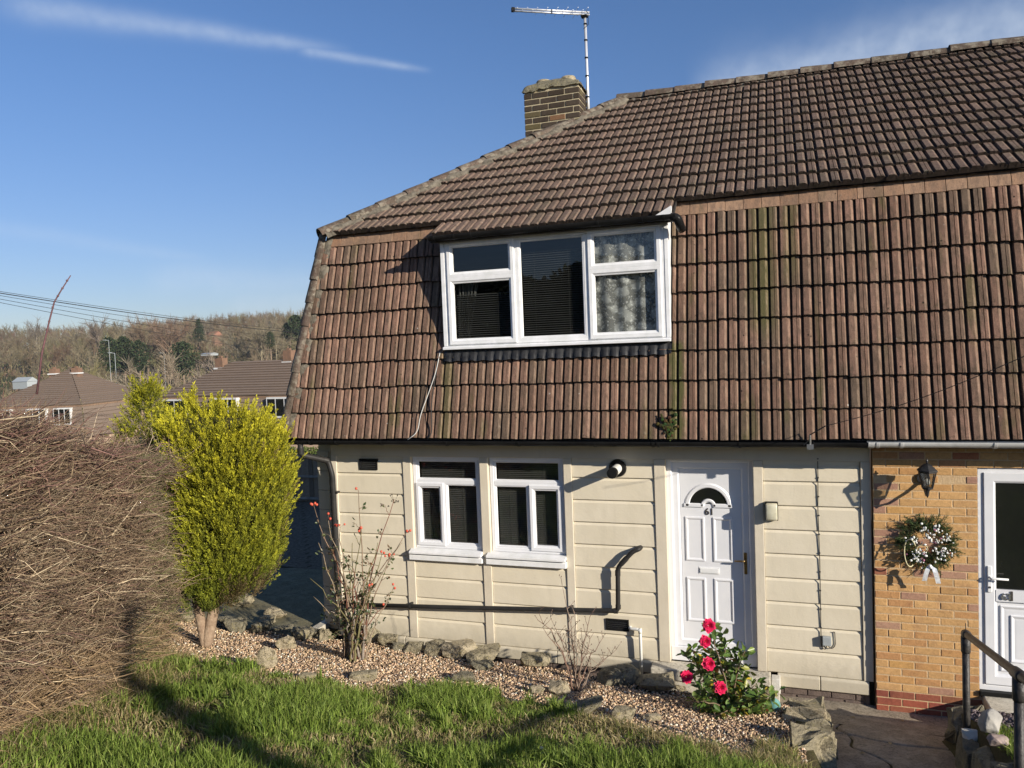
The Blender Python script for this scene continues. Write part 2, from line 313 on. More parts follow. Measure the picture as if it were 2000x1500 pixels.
M['lamp_blk'] = simple('black_lantern_metal', (0.02, 0.02, 0.021), (0.045, 0.045, 0.046), 12, 0.35, 0.1, 40, 0.5)
M['lens'] = simple('cream_lamp_lens', (0.55, 0.52, 0.38), (0.64, 0.61, 0.47), 20, 0.3, 0.1, 60, 0.5)
M['junc'] = simple('grey_box_plastic', (0.33, 0.36, 0.37), (0.40, 0.43, 0.43), 12, 0.5)
M['wreath'] = tinted('fir_needles', 0.7, 0.25, 0.25, 30)
M['silver'] = simple('silver_ribbon', (0.55, 0.57, 0.60), (0.85, 0.86, 0.88), 45, 0.35, 0.1, 50, 0.5, 0.3)
M['berry'] = tinted('wreath_decorations', 0.5, 0.4, 0.1, 40)
M['fence'] = simple('old_fence_wood', (0.24, 0.205, 0.16), (0.42, 0.36, 0.29), 6, 0.9, 0.5, 40, 0.1)
M['teal'] = simple('teal_glazed_glass', (0.10, 0.26, 0.25), (0.20, 0.42, 0.40), 9, 0.12, 0, 30, 0.7)
M['far_tile'] = tile_mat('far_roof_tiles', (0.215, 0.165, 0.13), (0.24, 0.185, 0.145), (0.21, 0.165, 0.13), (0.19, 0.15, 0.12), 0.0, 0.0)
M['far_wall'] = simple('far_rendered_wall', (0.42, 0.30, 0.21), (0.52, 0.38, 0.27), 1.5, 0.9)
M['far_brick'] = simple('far_red_brick', (0.17, 0.105, 0.07), (0.24, 0.14, 0.09), 4, 0.9)
M['red_roof'] = simple('far_red_roof', (0.30, 0.14, 0.09), (0.34, 0.17, 0.11), 3, 0.9)
M['pale'] = simple('far_pale_paint', (0.62, 0.62, 0.60), (0.72, 0.72, 0.70), 3, 0.6)
M['wood'] = tinted('bare_branches', 0.95, 0.05, 0.2, 1.0)
M['ever'] = tinted('evergreen_foliage', 0.8, 0.15, 0.3, 1.5)
M['cable'] = simple('dark_cable', (0.02, 0.02, 0.02), (0.035, 0.035, 0.035), 5, 0.6)
M['white_cable'] = simple('white_cable', (0.55, 0.55, 0.52), (0.62, 0.62, 0.58), 5, 0.6)

# ---------------------------------------------------------------- object helpers
def link(name, me, mat=None, parent=None, smooth=False):
    o = bpy.data.objects.new(name, me); COL.objects.link(o)
    if mat is not None:
        for m in (mat if isinstance(mat, (list, tuple)) else [mat]): me.materials.append(m)
    if parent is not None: o.parent = parent
    if smooth and len(me.polygons): me.polygons.foreach_set('use_smooth', np.ones(len(me.polygons), bool))
    return o
def tag(o, label=None, cat=None, group=None, kind=None):
    if label: o['label'] = label
    if cat: o['category'] = cat
    if group: o['group'] = group
    if kind: o['kind'] = kind
    return o
def empty(name, loc, label, cat, group=None):
    o = bpy.data.objects.new(name, None); COL.objects.link(o); o.empty_display_size = 0.1
    o.location = (0, 0, 0)
    return tag(o, label, cat, group)
def big(name, V, F, mat, parent=None, tint=None, smooth=False, uv=None):
    """fast mesh: V (n,3), F (m,k) one polygon size (or a list of such arrays), tint (n,3)"""
    Fs = F if isinstance(F, list) else [F]
    me = bpy.data.meshes.new(name); V = np.asarray(V, np.float32)
    me.vertices.add(len(V)); me.vertices.foreach_set('co', V.ravel())
    idx = np.concatenate([np.asarray(f, np.int32).ravel() for f in Fs]); nl = len(idx)
    sizes = np.concatenate([np.full(len(f), np.asarray(f).shape[1], np.int32) for f in Fs])
    starts = np.concatenate([[0], np.cumsum(sizes)[:-1]]).astype(np.int32)
    me.loops.add(nl); me.loops.foreach_set('vertex_index', idx)
    me.polygons.add(len(sizes)); me.polygons.foreach_set('loop_start', starts); me.polygons.foreach_set('loop_total', sizes)
    if tint is not None:
        a = me.attributes.new('tint', 'FLOAT_COLOR', 'POINT')
        c = np.ones((len(V), 4), np.float32); c[:, :3] = tint; a.data.foreach_set('color', c.ravel())
    if uv is not None:
        ul = me.uv_layers.new(name='UVMap'); ul.data.foreach_set('uv', np.asarray(uv, np.float32)[idx].ravel())
    me.update(calc_edges=True); me.validate()
    return link(name, me, mat, parent, smooth)

class MB:
    """collects simple shapes, then links them as ONE mesh object"""
    def __init__(s): s.v = []; s.f = []; s.t = []
    def add(s, vs, fs, tint=(1, 1, 1)):
        b = len(s.v); s.v += [tuple(map(float, v)) for v in vs]; s.f += [tuple(i+b for i in f) for f in fs]; s.t += [tint]*len(vs); return s
    def box(s, x0, x1, y0, y1, z0, z1, tint=(1, 1, 1)):
        return s.add([(x0, y0, z0), (x1, y0, z0), (x1, y1, z0), (x0, y1, z0), (x0, y0, z1), (x1, y0, z1), (x1, y1, z1), (x0, y1, z1)],
                     [(0, 3, 2, 1), (4, 5, 6, 7), (0, 1, 5, 4), (1, 2, 6, 5), (2, 3, 7, 6), (3, 0, 4, 7)], tint)
    def prism_x(s, prof, x0, x1, tint=(1, 1, 1), cap=True):
        """closed (y,z) outline pushed along x"""
        n = len(prof); vs = [(x0, y, z) for y, z in prof] + [(x1, y, z) for y, z in prof]
        fs = [(i, (i+1) % n, n+(i+1) % n, n+i) for i in range(n)]
        if cap: fs += [tuple(range(n))[::-1], tuple(range(n, 2*n))]
        return s.add(vs, fs, tint)
    def loops(s, L, closed_last=True, tint=(1, 1, 1)):
        """rectangular (or any) loops of equal length joined in order"""
        n = len(L[0]); vs = [p for l in L for p in l]; fs = []
        for k in range(len(L)-1):
            for i in range(n):
                j = (i+1) % n; fs.append((k*n+i, k*n+j, (k+1)*n+j, (k+1)*n+i))
        if closed_last: fs.append(tuple(range((len(L)-1)*n, len(L)*n)))
        return s.add(vs, fs, tint)
    def frame(s, x0, x1, z0, z1, prof, fill=False):
        """mitred frame: prof = [(inset, y)...]"""
        return s.loops([[(x0+i, y, z0+i), (x1-i, y, z0+i), (x1-i, y, z1-i), (x0+i, y, z1-i)] for i, y in prof], fill)
    def tube(s, pts, rad, n=8, cap=True, tint=(1, 1, 1)):
        P = [Vector(p) for p in pts]; m = len(P); rr = rad if isinstance(rad, (list, tuple, np.ndarray)) else [rad]*m
        t0 = (P[1]-P[0]).normalized(); a = t0.orthogonal().normalized(); vs = []
        for k in range(m):
            t = ((P[min(k+1, m-1)]-P[max(k-1, 0)])).normalized()
            a = (a - t*a.dot(t)).normalized(); b = t.cross(a)
            for i in range(n):
                an = 2*math.pi*i/n; vs.append(P[k] + (a*math.cos(an)+b*math.sin(an))*rr[k])
        fs = [(k*n+i, k*n+(i+1) % n, (k+1)*n+(i+1) % n, (k+1)*n+i) for k in range(m-1) for i in range(n)]
        if cap: fs += [tuple(range(n))[::-1], tuple(range((m-1)*n, m*n))]
        return s.add(vs, fs, tint)
    def ball(s, c, r, n=8, m=6, tint=(1, 1, 1), sc=(1, 1, 1)):
        vs = [(c[0], c[1], c[2]+r*sc[2])]; fs = []
        for k in range(1, m):
            th = math.pi*k/m
            for i in range(n):
                ph = 2*math.pi*i/n; vs.append((c[0]+r*sc[0]*math.sin(th)*math.cos(ph), c[1]+r*sc[1]*math.sin(th)*math.sin(ph), c[2]+r*sc[2]*math.cos(th)))
        vs.append((c[0], c[1], c[2]-r*sc[2])); l = len(vs)-1
        for i in range(n): fs.append((0, 1+i, 1+(i+1) % n)); fs.append((l, 1+(m-2)*n+(i+1) % n, 1+(m-2)*n+i))
        for k in range(m-2):
            for i in range(n): fs.append((1+k*n+i, 1+(k+1)*n+i, 1+(k+1)*n+(i+1) % n, 1+k*n+(i+1) % n))
        return s.add(vs, fs, tint)
    def build(s, name, mat, parent=None, bevel=0.0, smooth=False, tint=False, seg=2):
        me = bpy.data.meshes.new(name); me.from_pydata(s.v, [], s.f)
        if tint:
            a = me.attributes.new('tint', 'FLOAT_COLOR', 'POINT'); c = np.ones((len(s.v), 4), np.float32); c[:, :3] = np.array(s.t); a.data.foreach_set('color', c.ravel())
        me.update(); o = link(name, me, mat, parent, smooth)
        if smooth:
            for p in me.polygons: p.use_smooth = True
        if bevel:
            b = o.modifiers.new('bevel', 'BEVEL'); b.width = bevel; b.segments = seg; b.limit_method = 'ANGLE'; b.angle_limit = R(40)
        return o

def sticks(A, B, Cc, r0, r1, r2, n=3):
    """N bent tapering sticks through A, B, C; returns V, F(quads)"""
    N = len(A); D = Cc-A; D /= np.linalg.norm(D, axis=1, keepdims=True)+1e-9
    ref = np.where(np.abs(D[:, 2:3]) > 0.9, np.array([[1., 0, 0]]), np.array([[0, 0, 1.]]))
    p = np.cross(D, ref); p /= np.linalg.norm(p, axis=1, keepdims=True); q = np.cross(D, p)
    V = np.zeros((N, 3, n, 3))
    for k, (P, r) in enumerate(((A, r0), (B, r1), (Cc, r2))):
        r = np.broadcast_to(np.asarray(r, float), (N,))[:, None]
        for i in range(n):
            a = 2*math.pi*i/n; V[:, k, i] = P + r*(p*math.cos(a)+q*math.sin(a))
    base = (np.arange(N)*3*n)[:, None]; F = []
    for k in range(2):
        for i in range(n):
            F.append(np.concatenate([base+k*n+i, base+k*n+(i+1) % n, base+(k+1)*n+(i+1) % n, base+(k+1)*n+i], 1))
    return V.reshape(-1, 3), np.concatenate(F)
def leaves(P, D, Nn, L, Wd, fold=0.25):
    """N folded pointed leaves: base P, direction D, normal Nn; returns V (6 each), F quads"""
    N = len(P); D = D/(np.linalg.norm(D, axis=1, keepdims=True)+1e-9); Sd = np.cross(D, Nn); Sd /= np.linalg.norm(Sd, axis=1, keepdims=True)+1e-9
    Nn = np.cross(Sd, D); L = np.broadcast_to(np.asarray(L, float), (N,))[:, None]; Wd = np.broadcast_to(np.asarray(Wd, float), (N,))[:, None]
    V = np.zeros((N, 6, 3))
    V[:, 0] = P; V[:, 1] = P + D*L*0.45 + Sd*Wd*0.5 + Nn*Wd*fold; V[:, 2] = P + D*L*0.78 + Sd*Wd*0.34 + Nn*Wd*fold*0.6
    V[:, 3] = P + D*L - Nn*L*0.10; V[:, 4] = P + D*L*0.78 - Sd*Wd*0.34 + Nn*Wd*fold*0.6; V[:, 5] = P + D*L*0.45 - Sd*Wd*0.5 + Nn*Wd*fold
    b = (np.arange(N)*6)[:, None]
    F = np.concatenate([np.concatenate([b, b+1, b+2, b+3], 1), np.concatenate([b, b+3, b+4, b+5], 1)])
    return V.reshape(-1, 3), F
def rv(n, s=1.0): return rng.normal(0, s, (n, 3))
def nrm(a): return a/(np.linalg.norm(a, axis=-1, keepdims=True)+1e-9)

def rock(name, w, d, h, seed, mat, parent=None, rough=1.0, loc=(0, 0, 0), rot=0.0, blocky=0.0):
    rs = np.random.default_rng(seed); bm = bmesh.new()
    pts = rs.uniform(-1, 1, (26, 3))
    if blocky: pts = np.sign(pts)*np.abs(pts)**(1-blocky*0.75)
    else: pts = pts/np.maximum(np.linalg.norm(pts, axis=1, keepdims=True), 0.85)
    for p in pts: bm.verts.new((p[0]*w/2, p[1]*d/2, p[2]*h/2))
    r = bmesh.ops.convex_hull(bm, input=bm.verts)
    bmesh.ops.delete(bm, geom=[v for v in bm.verts if not v.link_faces], context='VERTS')
    bmesh.ops.bevel(bm, geom=list(bm.edges), offset=0.06*min(w, h, d), segments=1, affect='EDGES', clamp_overlap=True)
    bmesh.ops.triangulate(bm, faces=bm.faces)
    bmesh.ops.subdivide_edges(bm, edges=bm.edges, cuts=2, use_grid_fill=True)
    bm.normal_update(); s = 0.05*min(w, h, d)*rough*2
    k = 2.2/max(w, d, h); off = Vector((seed*3.1, seed*1.7, 0))
    for v in bm.verts:
        n1 = noise.fractal(v.co*k*2+off, 0.8, 2.0, 4); v.co += v.normal*n1*s
    zs = min(v.co.z for v in bm.verts); me = bpy.data.meshes.new(name); bm.to_mesh(me); bm.free()
    o = link(name, me, mat, parent)
    for p in me.polygons: p.use_smooth = True
    o.modifiers.new('edge', 'EDGE_SPLIT').split_angle = R(27)
    o.location = loc; o.rotation_euler = (0, 0, rot)
    return o

def text_mesh(name, s, size, mat, parent, loc, ext=0.004, fat=0.012):
    cu = bpy.data.curves.new('txt', 'FONT'); cu.body = s; cu.size = size; cu.extrude = ext; cu.offset = fat*size; cu.align_x = 'CENTER'
    o = bpy.data.objects.new('txt', cu); COL.objects.link(o); dg = bpy.context.evaluated_depsgraph_get()
    me = bpy.data.meshes.new_from_object(o.evaluated_get(dg)); bpy.data.objects.remove(o); bpy.data.curves.remove(cu)
    me.transform(Matrix.Rotation(R(90), 4, 'X')); me.materials.clear()
    n = link(name, me, mat, parent); n.location = loc; return n

# ---------------------------------------------------------------- terrain
BX = [-60, -9, -7.4, -6.58, -5.62, -5.08, -4.6, -4.02, -3.34, -2.85, -2.41, -2.0, -1.6, -1.15, -0.2, 0.3, 30]
BY = [-0.2, -0.25, -0.32, -0.43, -0.58, -0.55, -0.50, -0.56, -0.66, -0.70, -0.70, -0.74, -0.84, -0.91, -0.95, -0.98, -0.98]
def yb(x): return np.interp(x, BX, BY)
def sstep(t): t = np.clip(t, 0, 1); return t*t*(3-2*t)
def z_path(y): return np.where(y > -0.3, -0.25, -0.25 + 0.2*(-y-0.3))
def z_bed(x, y): return 0.03 + 0.25*np.maximum(yb(x)-y, 0) + 0.03*np.sin(x*2.1+y)*np.clip((yb(x)-y)/1.5, 0, 1)
PXL, PXR = 0.30, 1.30
def gz(x, y):
    x = np.asarray(x, float); y = np.asarray(y, float)
    low = np.where(x < -5.3, -0.05 - 0.03*np.clip(y, 0, 10), -0.26)
    far = y > 9
    fz = np.interp(y, [9, 50, 110, 150, 260, 420, 700], [-0.32, -4.6, -8.5, -8.0, 4.5, 16.0, 20.0]) + 2.0*np.sin(x*0.02+1)*np.clip((y-120)/150, 0, 1) - 0.012*(x+60)*np.clip((y-100)/200, 0, 1)
    low = np.where(far, fz, low)
    bed = z_bed(x, y)
    k = sstep((yb(x)+0.24 - y)/0.10)
    left = low + (bed-low)*k
    pth = np.minimum(z_path(y)-0.015, low) if False else np.where(y < -0.3, z_path(y)-0.015, -0.265)
    rb = np.where(y < -0.75, 0.10 + 0.25*(-y-0.55), z_path(y)-0.015)
    right = np.where(x > PXR, rb, pth)
    right = np.where(y > 0.2, low, right)
    k2 = sstep((x-(PXL-0.12))/0.10)
    z = np.where(x > PXL-0.12, left + (right-left)*k2, left)
    z = np.where((x > PXR-0.02) & (x < PXR+0.08), pth + (rb-pth)*sstep((x-PXR)/0.08), z) if True else z
    z = np.where(y > 0.2, low, z)
    return np.where(y < -9.5, np.interp(-y, [9.5, 14, 80], [0, 0, 0]) + z_bed(-2.0, -9.5) + 0*x, z)
def hit(px, py):
    d = ray(px, py); t = 2.0
    for _ in range(900):
        p = CAM + d*t
        if p[2] < gz(p[0], p[1]): break
        t += 0.02
    return CAM + d*(t-0.01)
xs = np.unique(np.round(np.concatenate([np.linspace(-420, -60, 25), np.linspace(-60, -9, 35), np.arange(-9, 3.2, 0.06), np.linspace(3.2, 30, 20), np.linspace(30, 300, 16)]), 4))
ys = np.unique(np.round(np.concatenate([np.linspace(-90, -9.6, 14), np.linspace(-9.5, -6, 20), np.arange(-6, 0.3, 0.06), np.linspace(0.3, 12, 20), np.linspace(12, 160, 40), np.linspace(160, 900, 50)]), 4))
GX, GY = np.meshgrid(xs, ys); GZ = gz(GX, GY)
nx, ny = len(xs), len(ys)
ii = (np.arange(ny-1)[:, None]*nx + np.arange(nx-1)[None, :]).ravel()
GF = np.stack([ii, ii+1, ii+nx+1, ii+nx], 1)
tag(big('ground', np.stack([GX.ravel(), GY.ravel(), GZ.ravel()], 1), GF, M['ground'], smooth=True), kind='structure')
# concrete path on the right, side path on the left
def sheet(name, xs, ys, zf, mat):
    X, Y = np.meshgrid(xs, ys); Z = zf(X, Y); n = len(xs); i = (np.arange(len(ys)-1)[:, None]*n + np.arange(n-1)[None, :]).ravel()
    return tag(big(name, np.stack([X.ravel(), Y.ravel(), Z.ravel()], 1), np.stack([i, i+1, i+n+1, i+n], 1), mat, smooth=True), kind='structure')
def wob(X, Y): return 0.006*np.sin(X*5+Y*3)+0.004*np.sin(X*13-Y*9)
def crack(X, Y):
    d = np.abs(X - (0.62 + 0.16*np.sin(Y*3.0+1) + 0.05*np.sin(Y*11))); e = np.abs(Y + 1.02 + 0.05*np.sin(X*9) + 0.15*(X-0.8))
    return -0.03*np.exp(-(d/0.010)**2) - 0.025*np.exp(-(e/0.012)**2)
sheet('path', np.arange(0.18, 1.345, 0.008), np.arange(-4.6, -0.62, 0.012), lambda X, Y: z_path(Y)+0.004+wob(X, Y)+crack(X, Y), M['path'])
sheet('path', np.arange(-1.45, 4.0, 0.02), np.arange(-0.62, 0.02, 0.02), lambda X, Y: z_path(Y)+0.003+wob(X, Y)*0.5, M['path'])
sheet('paving', np.arange(-8.6, -5.42, 0.06), np.arange(-0.32, 2.6, 0.06), lambda X, Y: -0.03-0.03*np.clip(Y, 0, 10)+wob(X, Y)*0.7, M['slab'])

# ================================================================ HOUSES
house = empty('house', (0, 0, 0), 'cream panelled house with white door 61, dormer window and tiled mansard roof', 'house', 'pair of semi-detached houses')
house2 = empty('house', (0, 0, 0), 'yellow brick house with white glazed door 63 and pale gutter', 'house', 'pair of semi-detached houses')
XS = 0.80                      # party line between the two houses
XR = 7.2

# ---- roof tiles
PROF = [(0.0, 0.0), (0.055, 0.0), (0.085, 0.021), (0.33, 0.022), (0.40, 0.017), (0.475, 0.0), (0.545, 0.0), (0.575, 0.021), (0.735, 0.022), (0.745, 0.010), (0.757, 0.010), (0.767, 0.020), (0.89, 0.019), (0.955, 0.0), (1.0, 0.0)]
CW = 0.2005
def tile_bm(O, u, v, cols, rows, gauge, seed, lift=0.042, over=0.05, ph=0.0, back=True):
    rs = np.random.default_rng(seed); O, u, v = map(Vector, (O, u, v)); n = u.cross(v).normalized()
    def sg(p): return n*(.016*noise.noise(p*.75)+.006*noise.noise(p*2.3)) + v*(.010*noise.noise(p*.9+Vector((9, 3, 1))))
    bm = bmesh.new(); uvl = bm.loops.layers.uv.new('UVMap')
    for j in range(*rows):
        for i in range(*cols):
            du, dv, dl, sk = rs.normal(0, 0.0012), rs.normal(0, 0.0035), rs.normal(0, 0.0022), rs.normal(0, 0.003)
            lo, hi, dn = [], [], []
            for a, h in PROF:
                b = O + u*((i+a)*CW+du+ph); q_ = sg(b+v*(j*gauge)); q2_ = sg(b+v*((j+1)*gauge))
                e = rs.normal(0, 0.0012)
                lo.append(bm.verts.new(b + q_ + v*(j*gauge+dv+sk*(a-0.5)+e) + n*(h+lift+dl)))
                hi.append(bm.verts.new(b + q2_ + v*((j+1)*gauge+over) + n*(h-0.003)))
                dn.append(bm.verts.new(b + q_ + v*(j*gauge+dv+sk*(a-0.5)+0.003) + n*(-0.004)))
            for k in range(len(PROF)-1):
                f = bm.faces.new((lo[k], lo[k+1], hi[k+1], hi[k])); g = bm.faces.new((dn[k], dn[k+1], lo[k+1], lo[k]))
                for ff, vv in ((f, (0.05, 0.05, .95, .95)), (g, (.02, .02, .05, .05))):
                    for l, aa, bb in zip(ff.loops, (PROF[k][0], PROF[k+1][0], PROF[k+1][0], PROF[k][0]), vv): l[uvl].uv = (i+min(max(aa, .01), .99), j+bb+40)
    if back:
        a, b = cols[0]*CW+ph, cols[1]*CW+ph; c, d = rows[0]*gauge+0.02, rows[1]*gauge
        bm.faces.new([bm.verts.new(O+u*x+v*y-n*0.024) for x, y in ((a, c), (b, c), (b, d), (a, d))])
    return bm
def clip(bm, co, no):
    bmesh.ops.bisect_plane(bm, geom=bm.verts[:]+bm.edges[:]+bm.faces[:], plane_co=co, plane_no=no, clear_outer=True); return bm
def join_bm(name, bms, mat, parent):
    me = bpy.data.meshes.new(name); tot = bmesh.new()
    for b in bms:
        t = bpy.data.meshes.new('t'); b.to_mesh(t); b.free(); tot.from_mesh(t); bpy.data.meshes.remove(t)
    tot.to_mesh(me); tot.free(); return link(name, me, mat, parent)

MB0 = Vector((-5.715, -0.31, 2.44)); MT = Vector((-5.258, 0.147, 4.93))      # mansard hip corner, foot and top
ML = math.hypot(0.457, 2.49); mv = Vector((0, 0.457, 2.49))/ML; mG = 0.303
DL, DR, DB = -3.60, -1.035, 3.36             # dormer opening
hipn = Vector((-1, 1, 0))
PH = 0.115
def c0(x): return int(math.floor((x+5.715-PH)/CW))
O = (-5.715, -0.31, 2.44); U = (1, 0, 0)
def man(x0, x1, seed): return tile_bm(O, U, mv, (c0(x0)-1, c0(x1)+2), (0, 8), mG, seed, ph=PH)
a = clip(clip(clip(man(-5.8, DL, 1), (-5.715, -0.31, 2.44), hipn), (DL, 0, 0), (1, 0, 0)), (0, 0, 4.80), (0, 0, 1))
b = clip(clip(clip(man(DL, DR, 1), (DL, 0, 0), (-1, 0, 0)), (DR, 0, 0), (1, 0, 0)), (0, 0, DB), (0, 0, 1))
c = clip(clip(clip(man(DR, XS, 1), (DR, 0, 0), (-1, 0, 0)), (XS+0.003, 0, 0), (1, 0, 0)), (0, 0, 4.80), (0, 0, 1))
d = clip(clip(tile_bm((-5.715, -0.31, 2.44), (0, -1, 0), Vector((0.457, 0, 2.49))/ML, (-38, 1), (0, 8), mG, 2), (-5.715, -0.31, 2.44), -hipn), (0, 0, 4.85), (0, 0, 1))
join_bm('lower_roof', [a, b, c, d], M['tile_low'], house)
a = clip(clip(man(XS, XR, 3), (XS+0.003, 0, 0), (-1, 0, 0)), (0, 0, 4.80), (0, 0, 1))
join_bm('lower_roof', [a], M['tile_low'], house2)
# plain top course under the upper eave
def flash(name, x0, x1, parent, seed):
    rs = np.random.default_rng(seed); bm = bmesh.new(); uvl = bm.loops.layers.uv.new('UVMap'); x = x0; i = 0
    n = Vector((0, -mv.z, mv.y))
    while x < x1-0.02:
        w_ = min(0.178, x1-x); g = rs.normal(0, 0.002)
        q = [Vector(O)+Vector((xx-O[0], 0, 0))+mv*s+n*h for xx, s, h in ((x+.002, 2.345+g, .040), (x+w_-.002, 2.345+g+rs.normal(0, .002), .040), (x+w_-.002, 2.56, .012), (x+.002, 2.56, .012))]
        q2 = [p-n*0.014 for p in q]; vs = [bm.verts.new(p) for p in q+q2]
        for fs in ((0, 1, 2, 3), (4, 5, 1, 0), (5, 6, 2, 1), (7, 4, 0, 3)):
            f = bm.faces.new([vs[k] for k in fs])
            for l in f.loops: l[uvl].uv = (i+.5, seed+.5)
        x += w_; i += 1
    q = [Vector(O)+Vector((xx-O[0], 0, 0))+mv*s+n*0.004 for xx, s in ((x0, 2.36), (x1, 2.36), (x1, 2.56), (x0, 2.56))]
    bm.faces.new([bm.verts.new(p) for p in q])
    me = bpy.data.meshes.new(name); bm.to_mesh(me); bm.free(); o = link(name, me, M['tile_flash'], parent)
    o.modifiers.new('bevel', 'BEVEL').width = 0.003; return o
flash('top_course_tiles', -5.22, DL, house, 1); flash('top_course_tiles', DR, XS, house, 2); flash('top_course_tiles', XS, XR, house2, 3)

EV = Vector((-5.27, 0.05, 4.897)); RW = 3.18; TP = math.atan(0.654); RZ = EV.z+RW*0.654; RX = EV.x+RW; RY = EV.y+RW
uvv = Vector((0, math.cos(TP), math.sin(TP))); uG = 0.305; UO = (-5.27, 0.05, 4.897)
def upr(x0, x1, rows, seed, g=uG, o=UO): return tile_bm(o, U, uvv, (int((x0+5.27)/CW)-2, int((x1+5.27)/CW)+3), rows, g, seed, lift=0.036, over=0.06, ph=0.06)
a = clip(clip(clip(upr(-5.4, XS, (0, 13), 11), EV, hipn), (XS, 0, 0), (1, 0, 0)), (0, RY, 0), (0, 1, 0))
dl_ = Vector(UO)-uvv*0.34
b = clip(clip(upr(-3.7, -0.9, (0, 1), 12, 0.34, tuple(dl_)), (-3.66, 0, 0), (-1, 0, 0)), (-0.985, 0, 0), (1, 0, 0))
c = clip(clip(tile_bm(UO, (0, -1, 0), (math.cos(TP), 0, math.sin(TP)), (-34, 2), (0, 13), uG, 13, lift=0.03), EV, -hipn), (0, RY+RW, 0), (0, 1, 0))
c = clip(clip(c, (RX, RY, 0), (1, 1, 0)), (RX, 0, 0), (1, 0, 0))
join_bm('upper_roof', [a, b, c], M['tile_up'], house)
a = clip(clip(upr(XS, XR, (0, 13), 14), (XS, 0, 0), (-1, 0, 0)), (0, RY, 0), (0, 1, 0))
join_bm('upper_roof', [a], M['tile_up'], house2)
# rear slopes, plain
for nm, par, x0, x1 in (('rear_roof', house, RX, XS), ('rear_roof', house2, XS, XR)):
    m = MB(); m.add([(x0 if par is house2 else RX, RY, RZ), (x1, RY, RZ), (x1, RY+RW, EV.z), (x0 if par is house2 else EV.x, RY+RW, EV.z)], [(0, 1, 2, 3)])
    m.add([(EV.x if par is house else x0, RY+RW-.1, EV.z), (x1, RY+RW-.1, EV.z), (x1, RY+RW+.3, 2.4), (-5.7 if par is house else x0, RY+RW+.3, 2.4)], [(0, 1, 2, 3)])
    m.build(nm, M['tile_up'], par)

def caps(name, P, Q, seg, rad, parent, mat, up, seed, flat=0.75):
    """overlapping half-round tiles laid from P up to Q"""
    rs = np.random.default_rng(seed); P, Q = Vector(P), Vector(Q); d = (Q-P); L = d.length; d.normalize(); up = (Vector(up)-d*Vector(up).dot(d)).normalized(); s = d.cross(up)
    bm = bmesh.new(); uvl = bm.loops.layers.uv.new('UVMap'); nseg = max(1, int(round(L/seg))); st = L/nseg
    for k in range(nseg):
        r1 = rad*(1.13+rs.normal(0, .02)); r2 = rad*0.92; off = s*rs.normal(0, .006)+up*rs.normal(0, .004); rings = []
        for t, r in ((k*st-0.035, r1), (k*st+0.02, r1*.995), ((k+1)*st, r2), (k*st-0.035, r1-.02), ):
            rings.append([bm.verts.new(P+d*t+off+(s*math.cos(an)*r + up*(math.sin(an)*r*flat))) for an in np.linspace(-0.15, math.pi+0.15, 11)])
        for A_, B_ in ((0, 1), (1, 2), (3, 0)):
            for i in range(10):
                f = bm.faces.new((rings[A_][i], rings[A_][i+1], rings[B_][i+1], rings[B_][i])); f.smooth = True
                for l in f.loops: l[uvl].uv = (k+.5, seed+.5)
    me = bpy.data.meshes.new(name); bm.to_mesh(me); bm.free(); o = link(name, me, mat, parent); o.modifiers.new('e', 'EDGE_SPLIT').split_angle = R(50); return o
caps('hip_tiles', MB0+Vector((-.012, -.012, -.02)), MT+Vector((-.02, -.02, .02)), 0.30, 0.088, house, M['tile_hip'], (-1, -1, 0), 1)
caps('hip_tiles', EV+Vector((.0, .0, .02)), Vector((RX, RY, RZ+0.02)), 0.40, 0.105, house, M['tile_hip'], (0, 0, 1), 2)
caps('ridge_tiles', (RX-.05, RY, RZ+.02), (XS, RY, RZ+.02), 0.45, 0.115, house, M['tile_hip'], (0, 0, 1), 3)
caps('ridge_tiles', (XS, RY, RZ+.02), (XR, RY, RZ+.02), 0.45, 0.115, house2, M['tile_hip'], (0, 0, 1), 4)
def mortar_strip(P, Q, n1, n2, w_, parent, seed, h=0.03):
    """ragged mortar bedding beside hip or ridge tiles, on the slope side"""
    rs = np.random.default_rng(seed); P, Q, n1, n2 = map(Vector, (P, Q, n1, n2)); m = MB(); K = 70; rows = []
    for k in range(K+1):
        c = P.lerp(Q, k/K); ww = w_*(1+rs.normal(0, .16)); hh = h*(1+rs.normal(0, .2))
        rows.append([c-n1*0.05+n2*(hh*0.9), c+n1*ww*0.5+n2*hh*1.1, c+n1*ww+n2*hh*0.5, c+n1*(ww+.01)-n2*0.02])
    vs = [p for r in rows for p in r]; fs = [(k*4+i, k*4+i+1, k*4+i+5, k*4+i+4) for k in range(K) for i in range(3)]
    return m.add(vs, fs).build('mortar_bedding', M['mortar'], parent, smooth=True)
un = Vector((0, -math.sin(TP), math.cos(TP))); mn = Vector((0, -mv.z, mv.y))
mortar_strip(MB0+Vector((0.07, 0, 0)), MT+Vector((0.07, 0, 0)), (1, 0, 0), mn, 0.065, house, 1, 0.042)
hd = (Vector((RX, RY, RZ))-EV).normalized(); mortar_strip(EV+Vector((.05, -.03, 0)), Vector((RX+.05, RY-.05, RZ)), hd.cross(un)*-1 if (hd.cross(un)).x < 0 else hd.cross(un), un, 0.075, house, 2, 0.05)
mortar_strip((RX, RY-.05, RZ-.03), (XS, RY-.05, RZ-.03), -uvv, un, 0.075, house, 3, 0.035)
mortar_strip((XS, RY-.05, RZ-.03), (2.4, RY-.05, RZ-.03), -uvv, un, 0.05, house2, 4, 0.03)

